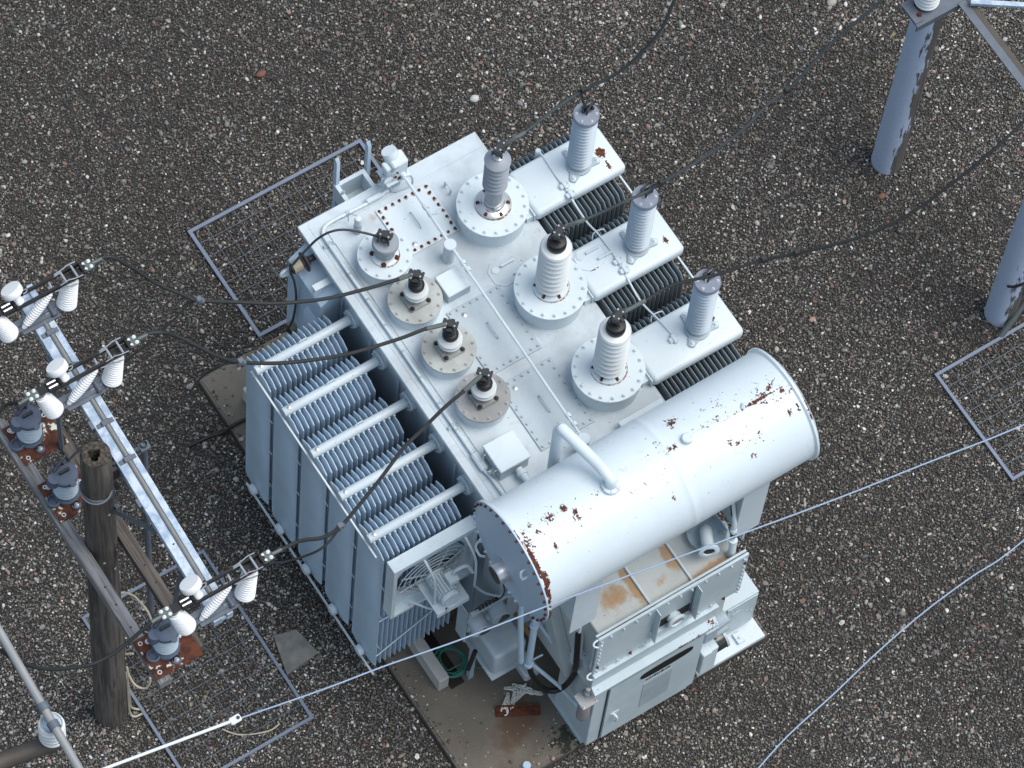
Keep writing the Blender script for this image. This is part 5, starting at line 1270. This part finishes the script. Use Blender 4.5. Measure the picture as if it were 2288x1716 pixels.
# ------------------------------------------------------------------ busbar and its insulator, lower left
o = thing('bus_tube', (-6.80, -2.0, 6.95), 'light grey aluminium bus tube crossing the lower left corner', 'tube')
b = MB(); b.cyl((-6.74, -.35, 7.0), (-6.85, -3.4, 7.0), .046, n=18); build('tube', b, M['zinc_rod2'] if 'zinc_rod2' in M else M['shade'], o)
b = MB()
for y in (-2.08, -2.30): b.cyl((-6.803 + .036 * (y + 2.1), y - .04, 7.0), (-6.803 + .036 * (y + 2.1), y + .04, 7.0), .062, n=18)
build('tube_clamp', b, M['galv_dark'], o)
o = thing('bus_insulator', (-6.80, -2.22, 6.45), 'white ribbed insulator holding up the grey bus tube', 'insulator')
b = MB(); prof = [(.09, 0)]
for k in range(4): prof += [(.118, .02 + k * .085), (.138, .05 + k * .085), (.138, .065 + k * .085), (.11, .085 + k * .085)]
prof += [(.12, .37), (.125, .385), (.115, .39), (.1, .36)]
b.lathe(prof, (-6.80, -2.22, 6.48), n=34); build('ribbed_body', b, M['porcelain'], o, 40)
b = MB(); b.lathe([(.09, 0), (.085, .06), (.05, .08), (.05, .16)], (-6.80, -2.22, 6.84), n=24); b.box(-6.84, -6.76, -2.27, -2.17, 6.9, 6.96, .01); build('metal_cap', b, M['galv'], o)
o = thing('support_arm', (-7.2, -2.08, 6.2), 'brown stained steel arm below the white insulator at the lower left', 'arm')
b = MB(); b.cyl((-6.72, -2.22, 6.30), (-8.0, -1.98, 6.22), .095, n=20); b.cyl((-6.80, -2.22, 6.28), (-6.80, -2.22, 6.47), .07, n=16); build('arm', b, M['brown_arm'], o)

# ------------------------------------------------------------------ pale poles on the right
def pale_pole(x, y, h, label):
    t = thing('painted_pole', (x, y, 0), label, 'pole', 'pale painted poles on the right')
    b = MB(); n = 26; v = []; f = []; H_ = [0, .5, 1.2, 2, 3, h]
    for k, hh in enumerate(H_):
        for i in range(n):
            a = 2 * PI * i / n; q = (.20 - .022 * hh / 4) * (1 + .02 * math.sin(2 * a + hh) + .012 * math.sin(5 * a + 2 * hh))
            v.append((x + q * math.cos(a), y + q * math.sin(a), hh))
    for k in range(len(H_) - 1):
        for i in range(n): f.append((k * n + i, k * n + (i + 1) % n, (k + 1) * n + (i + 1) % n, (k + 1) * n + i))
    f.append(tuple(range((len(H_) - 1) * n, len(H_) * n))); b.add(v, f); build('trunk', b, M['peel'], t, 60)
    b = MB(); b.tube(smooth_path([(x - .02 + .19 * math.cos(-1.1), y + .19 * math.sin(-1.1), 0), (x + .19 * math.cos(-1.15), y + .185 * math.sin(-1.15), .8), (x + .178 * math.cos(-1.3), y + .178 * math.sin(-1.3), 2.0), (x + .172 * math.cos(-1.2), y + .172 * math.sin(-1.2), 3.0), (x + .17 * math.cos(-1.1), y + .17 * math.sin(-1.1), h)], 5), .012, 6); build('earth_wire', b, M['cable_grey'], t)
    return t
pale_pole(6.86, 1.20, 3.98, 'pale pole with flaking paint at the upper right, steel bracket on top')
p2 = pale_pole(6.86, -1.25, 4.6, 'pale pole at the right edge with black cable tied round it')
b = MB(); b.tube(smooth_path([(6.86 + .21 * math.cos(a), -1.25 + .21 * math.sin(a), 1.15 + .04 * math.sin(3 * a)) for a in np.linspace(-2.6, .2, 10)], 2), .018, 6)
for k in range(3): b.tube(smooth_path([(6.97 + .02 * k, -1.44, 1.15), (6.93 + .03 * k, -1.49, .98), (6.98, -1.5, .88), (7.05 - .02 * k, -1.44, 1.0), (7.02, -1.42, 1.15)], 4), .012, 6)
build('tied_cable', b, M['black'], p2)
o = thing('pole_bracket', (6.86, 1.15, 3.98), 'galvanised bracket plate on top of the pale pole at the upper right', 'bracket')
b = MB(); b.box(6.50, 7.20, 1.00, 1.34, 3.985, 4.01, .004); b.box(6.50, 7.20, .98, 1.0, 3.90, 4.01); b.box(6.5, 6.62, 1.02, 1.28, 4.01, 4.03); build('plate', b, M['galv_dark'], o)
b = MB(); b.bolt(6.60, 1.10, 4.03, .022, .03); b.bolt(6.66, 1.24, 4.01, .02, .03); tag(build('plate_bolts', b, M['rust'], o), kind='stuff')
o = thing('post_insulator', (6.77, 1.2, 4.01), 'white ribbed insulator cut by the top edge above the pale pole', 'insulator')
b = MB(); prof = [(.10, 0)]
for k in range(5): prof += [(.12, .03 + k * .075), (.15, .055 + k * .075), (.15, .065 + k * .075), (.12, .085 + k * .075)]
prof += [(.09, .45)]
b.lathe(prof, (6.77, 1.2, 4.03), n=32); build('ribbed_body', b, M['porcelain'], o, 40); b = MB(); b.cyl((6.77, 1.2, 4.01), (6.77, 1.2, 4.03), .13, n=20); build('foot', b, M['galv_dark'], o)
o = thing('steel_angle', (7.15, .3, 3.95), 'brown and grey steel angle running from the bracket to the right edge', 'beam')
b = MB(); b.box(7.08, 7.16, -1.6, .99, 4.012, 4.03); b.box(7.16, 7.18, -1.6, .99, 3.93, 4.03); build('web', b, M['galv_dark'], o); b = MB(); b.box(7.182, 7.25, -1.6, .98, 4.012, 4.03); build('brown_flange', b, M['brown_arm'], o)
o = thing('steel_strut', (7.5, .7, 4.15), 'thin galvanised strut at the top right corner', 'strut')
b = MB(); b.box(0, .9, -.03, .03, 0, .05, M=Matrix.Translation((7.18, .90, 4.08)) @ Matrix.Rotation(-.6, 4, 'Z')); build('bar', b, M['galv'], o)
o = thing('green_grey_pipe', (7.0, -1.44, 0), 'grey green pipe leaning past the pole at the right edge', 'pipe')
b = MB(); b.cyl((6.66, -1.53, .02), (7.5, -1.30, .9), .04, n=12); build('pipe', b, M['lug'], o)

# ------------------------------------------------------------------ wire mesh panels lying on the gravel
def mesh_panel(x0, x1, y0, y1, sx, sy, label, w=.022):
    z = .035; t = thing('mesh_panel', ((x0 + x1) / 2, (y0 + y1) / 2, .02), label, 'mesh panel', 'wire mesh panels lying on the gravel')
    b = MB()
    for (a0_, a1_, c0, c1) in ((x0 - w, x1 + w, y0 - w, y0 + w), (x0 - w, x1 + w, y1 - w, y1 + w), (x0 - w, x0 + w, y0 + w, y1 - w), (x1 - w, x1 + w, y0 + w, y1 - w)): b.box(a0_, a1_, c0, c1, z - .012, z + .02)
    build('frame', b, M['frame_grey'], t)
    f0 = None
    for k in range(1, int(round((x1 - x0) / sx))):
        x = x0 + k * (x1 - x0) / round((x1 - x0) / sx)
        if f0 is None: b = MB(); b.cyl((x, y0, z), (x, y1, z), .0046, n=5); f0 = build('wire', b, M['wire_grey'], t); fx0 = x
        else: dup(f0, (x - fx0, 0, 0), t)
    f0 = None
    for k in range(1, int(round((y1 - y0) / sy))):
        y = y0 + k * (y1 - y0) / round((y1 - y0) / sy)
        if f0 is None: b = MB(); b.cyl((x0, y, z + .009), (x1, y, z + .009), .0046, n=5); f0 = build('wire', b, M['wire_grey'], t); fy0 = y
        else: dup(f0, (0, y - fy0, 0), t)
M['frame_grey'] = plain('blue_grey_frame', (.20, .245, .32), .5, .2, .15, 5)
M['wire_grey'] = plain('grey_mesh_wire', (.17, .195, .22), .5, .2, .1)
mesh_panel(-1.06, 1.38, 3.14, 4.775, .203, .204, 'wire mesh panel beyond the far left corner of the transformer')
mesh_panel(-4.73, -3.10, -1.38, 1.07, .20, .20, 'wire mesh panel below the switches and the wooden pole', .018)
mesh_panel(5.69, 8.13, -3.165, -1.55, .203, .2, 'wire mesh panel at the right edge, near the pale pole', .02)

# ------------------------------------------------------------------ odds and ends on the pad and the gravel
o = thing('broken_slab', (-2.83, -.53, 0), 'broken grey concrete slab lying on dark gravel between pole and radiators', 'slab')
b = MB(); b.prism([(-2.95, -.28), (-2.68, -.35), (-2.61, -.73), (-3.07, -.78)], -.01, .055, 'z'); build('slab', b, M['slab'], o, 0)
o = thing('steel_offcut', (-1.04, -2.59, .1), 'rusty length of steel angle on the pad next to the white chain', 'steel bar')
b = MB(); Mx = Matrix.Translation((-1.03, -2.59, .10)) @ Matrix.Rotation(-.50, 4, 'Z'); b.box(-.26, .26, -.055, .045, 0, .045, .004, M=Mx); b.box(-.26, .26, .046, .06, 0, .09, .003, M=Mx); build('angle', b, M['rust'], o)
o = thing('chain_pile', (-.91, -2.45, .1), 'heap of pale chain on the pad beside the rusty steel', 'chain')
b = MB(); b.tube([(.024 * math.cos(a) * 1.5, .019 * math.sin(a), 0) for a in np.linspace(0, 6.283, 12, endpoint=False)], .0085, 6, closed=True)
lk0 = None; px, py, hd = -1.16, -2.42, .2
path = []
legs = [(-1.20, -2.50), (-1.02, -2.36), (-1.16, -2.54), (-.96, -2.40), (-1.10, -2.56), (-.92, -2.36), (-.98, -2.28), (-.80, -2.36), (-1.0, -2.46), (-.78, -2.42), (-.88, -2.30), (-.70, -2.52), (-.82, -2.44), (-.66, -2.56)]
for (ax_, ay_), (bx_, by_) in zip(legs[:-1], legs[1:]):
    d_ = math.hypot(bx_ - ax_, by_ - ay_); k_ = max(2, int(d_ / .036))
    for i in range(k_): path.append((ax_ + (bx_ - ax_) * i / k_, ay_ + (by_ - ay_) * i / k_, math.atan2(by_ - ay_, bx_ - ax_)))
for i, (x, y, a) in enumerate(path):
    if lk0 is None:
        lk0 = build('link', b, M['chain'], o, 60, loc=(0, 0, 0)); l = lk0
    else:
        l = lk0.copy(); C.objects.link(l)
    WL[l] = Vector((x, y, .125 + .02 * math.sin(i * .7))); l.location = WL[l] - WL[o]
    l.rotation_euler = (0.95 if i % 2 else -.5, 0, a + random.uniform(-.3, .3))
o = thing('wire_coil', (-1.38, -1.65, .1), 'loose coil of green wire on the pad by the skid beam', 'wire')
b = MB()
cp = []
for k in range(70):
    a = k * .42; rr = .155 + .03 * math.sin(a * .37) ; cp.append((-1.37 + (rr + .02 * math.sin(a * .61)) * math.cos(a), -1.66 + (rr + .02) * math.sin(a), .135 + .0006 * k))
cp += [(-1.24, -1.75, .14), (-1.14, -1.88, .11), (-1.03, -1.93, .12), (-.85, -1.98, .2), (-.70, -2.05, .5)]
b.tube(smooth_path(cp, 2), .0068, 5); build('coil', b, M['green'], o, 60)
o = thing('ground_cap', (-1.21, -3.24, .1), 'small round grey cap on the pad at the bottom edge', 'cap')
b = MB(); b.lathe([(.05, 0), (.05, .02), (.042, .03)], (-1.30, -3.20, .10), n=20); build('disc', b, M['fin'], o)
def stone(x, y, r, col, label, sd):
    rnd = random.Random(sd); bm = bmesh.new(); bmesh.ops.create_icosphere(bm, subdivisions=2, radius=1)
    s_ = (r * rnd.uniform(.95, 1.25), r * rnd.uniform(.75, .95), r * rnd.uniform(.5, .7)); ph = [rnd.uniform(0, 6) for _ in range(3)]
    b = MB()
    b.add([tuple(v.co[i] * s_[i] * (1 + .15 * math.sin(2.6 * v.co[(i + 1) % 3] + ph[i]) + rnd.uniform(-.03, .03)) + (x, y, .012 + r * .25)[i] for i in range(3)) for v in bm.verts], [tuple(q.index for q in f.verts) for f in bm.faces]); bm.free()
    m = plain('stone_' + str(sd), col, .8, 0, .2, 25)
    tag(build('stone', b, m, None, 50), label, 'stone', 'larger stones in the gravel')
stone(2.92, 4.56, .058, (.58, .58, .55), 'white stone on open gravel beyond the tall bushings', 1)
stone(.83, 6.21, .055, (.20, .09, .065), 'dark red stone on open gravel near the top', 2)
stone(7.53, 3.41, .07, (.42, .41, .37), 'pale flat stone cut by the top edge', 3)
stone(6.14, -2.64, .03, (.6, .6, .57), 'white pebble inside the mesh panel at the right edge', 4)
stone(6.51, .81, .05, (.20, .10, .06), 'rust brown stone on the gravel below the pale pole at the upper right', 5)
stone(4.82, -.14, .036, (.45, .28, .22), 'pink stone on the gravel right of the last arrester', 6)
stone(-2.12, 3.0, .05, (.33, .31, .28), 'pale stone in a coloured patch near the far switch', 7)
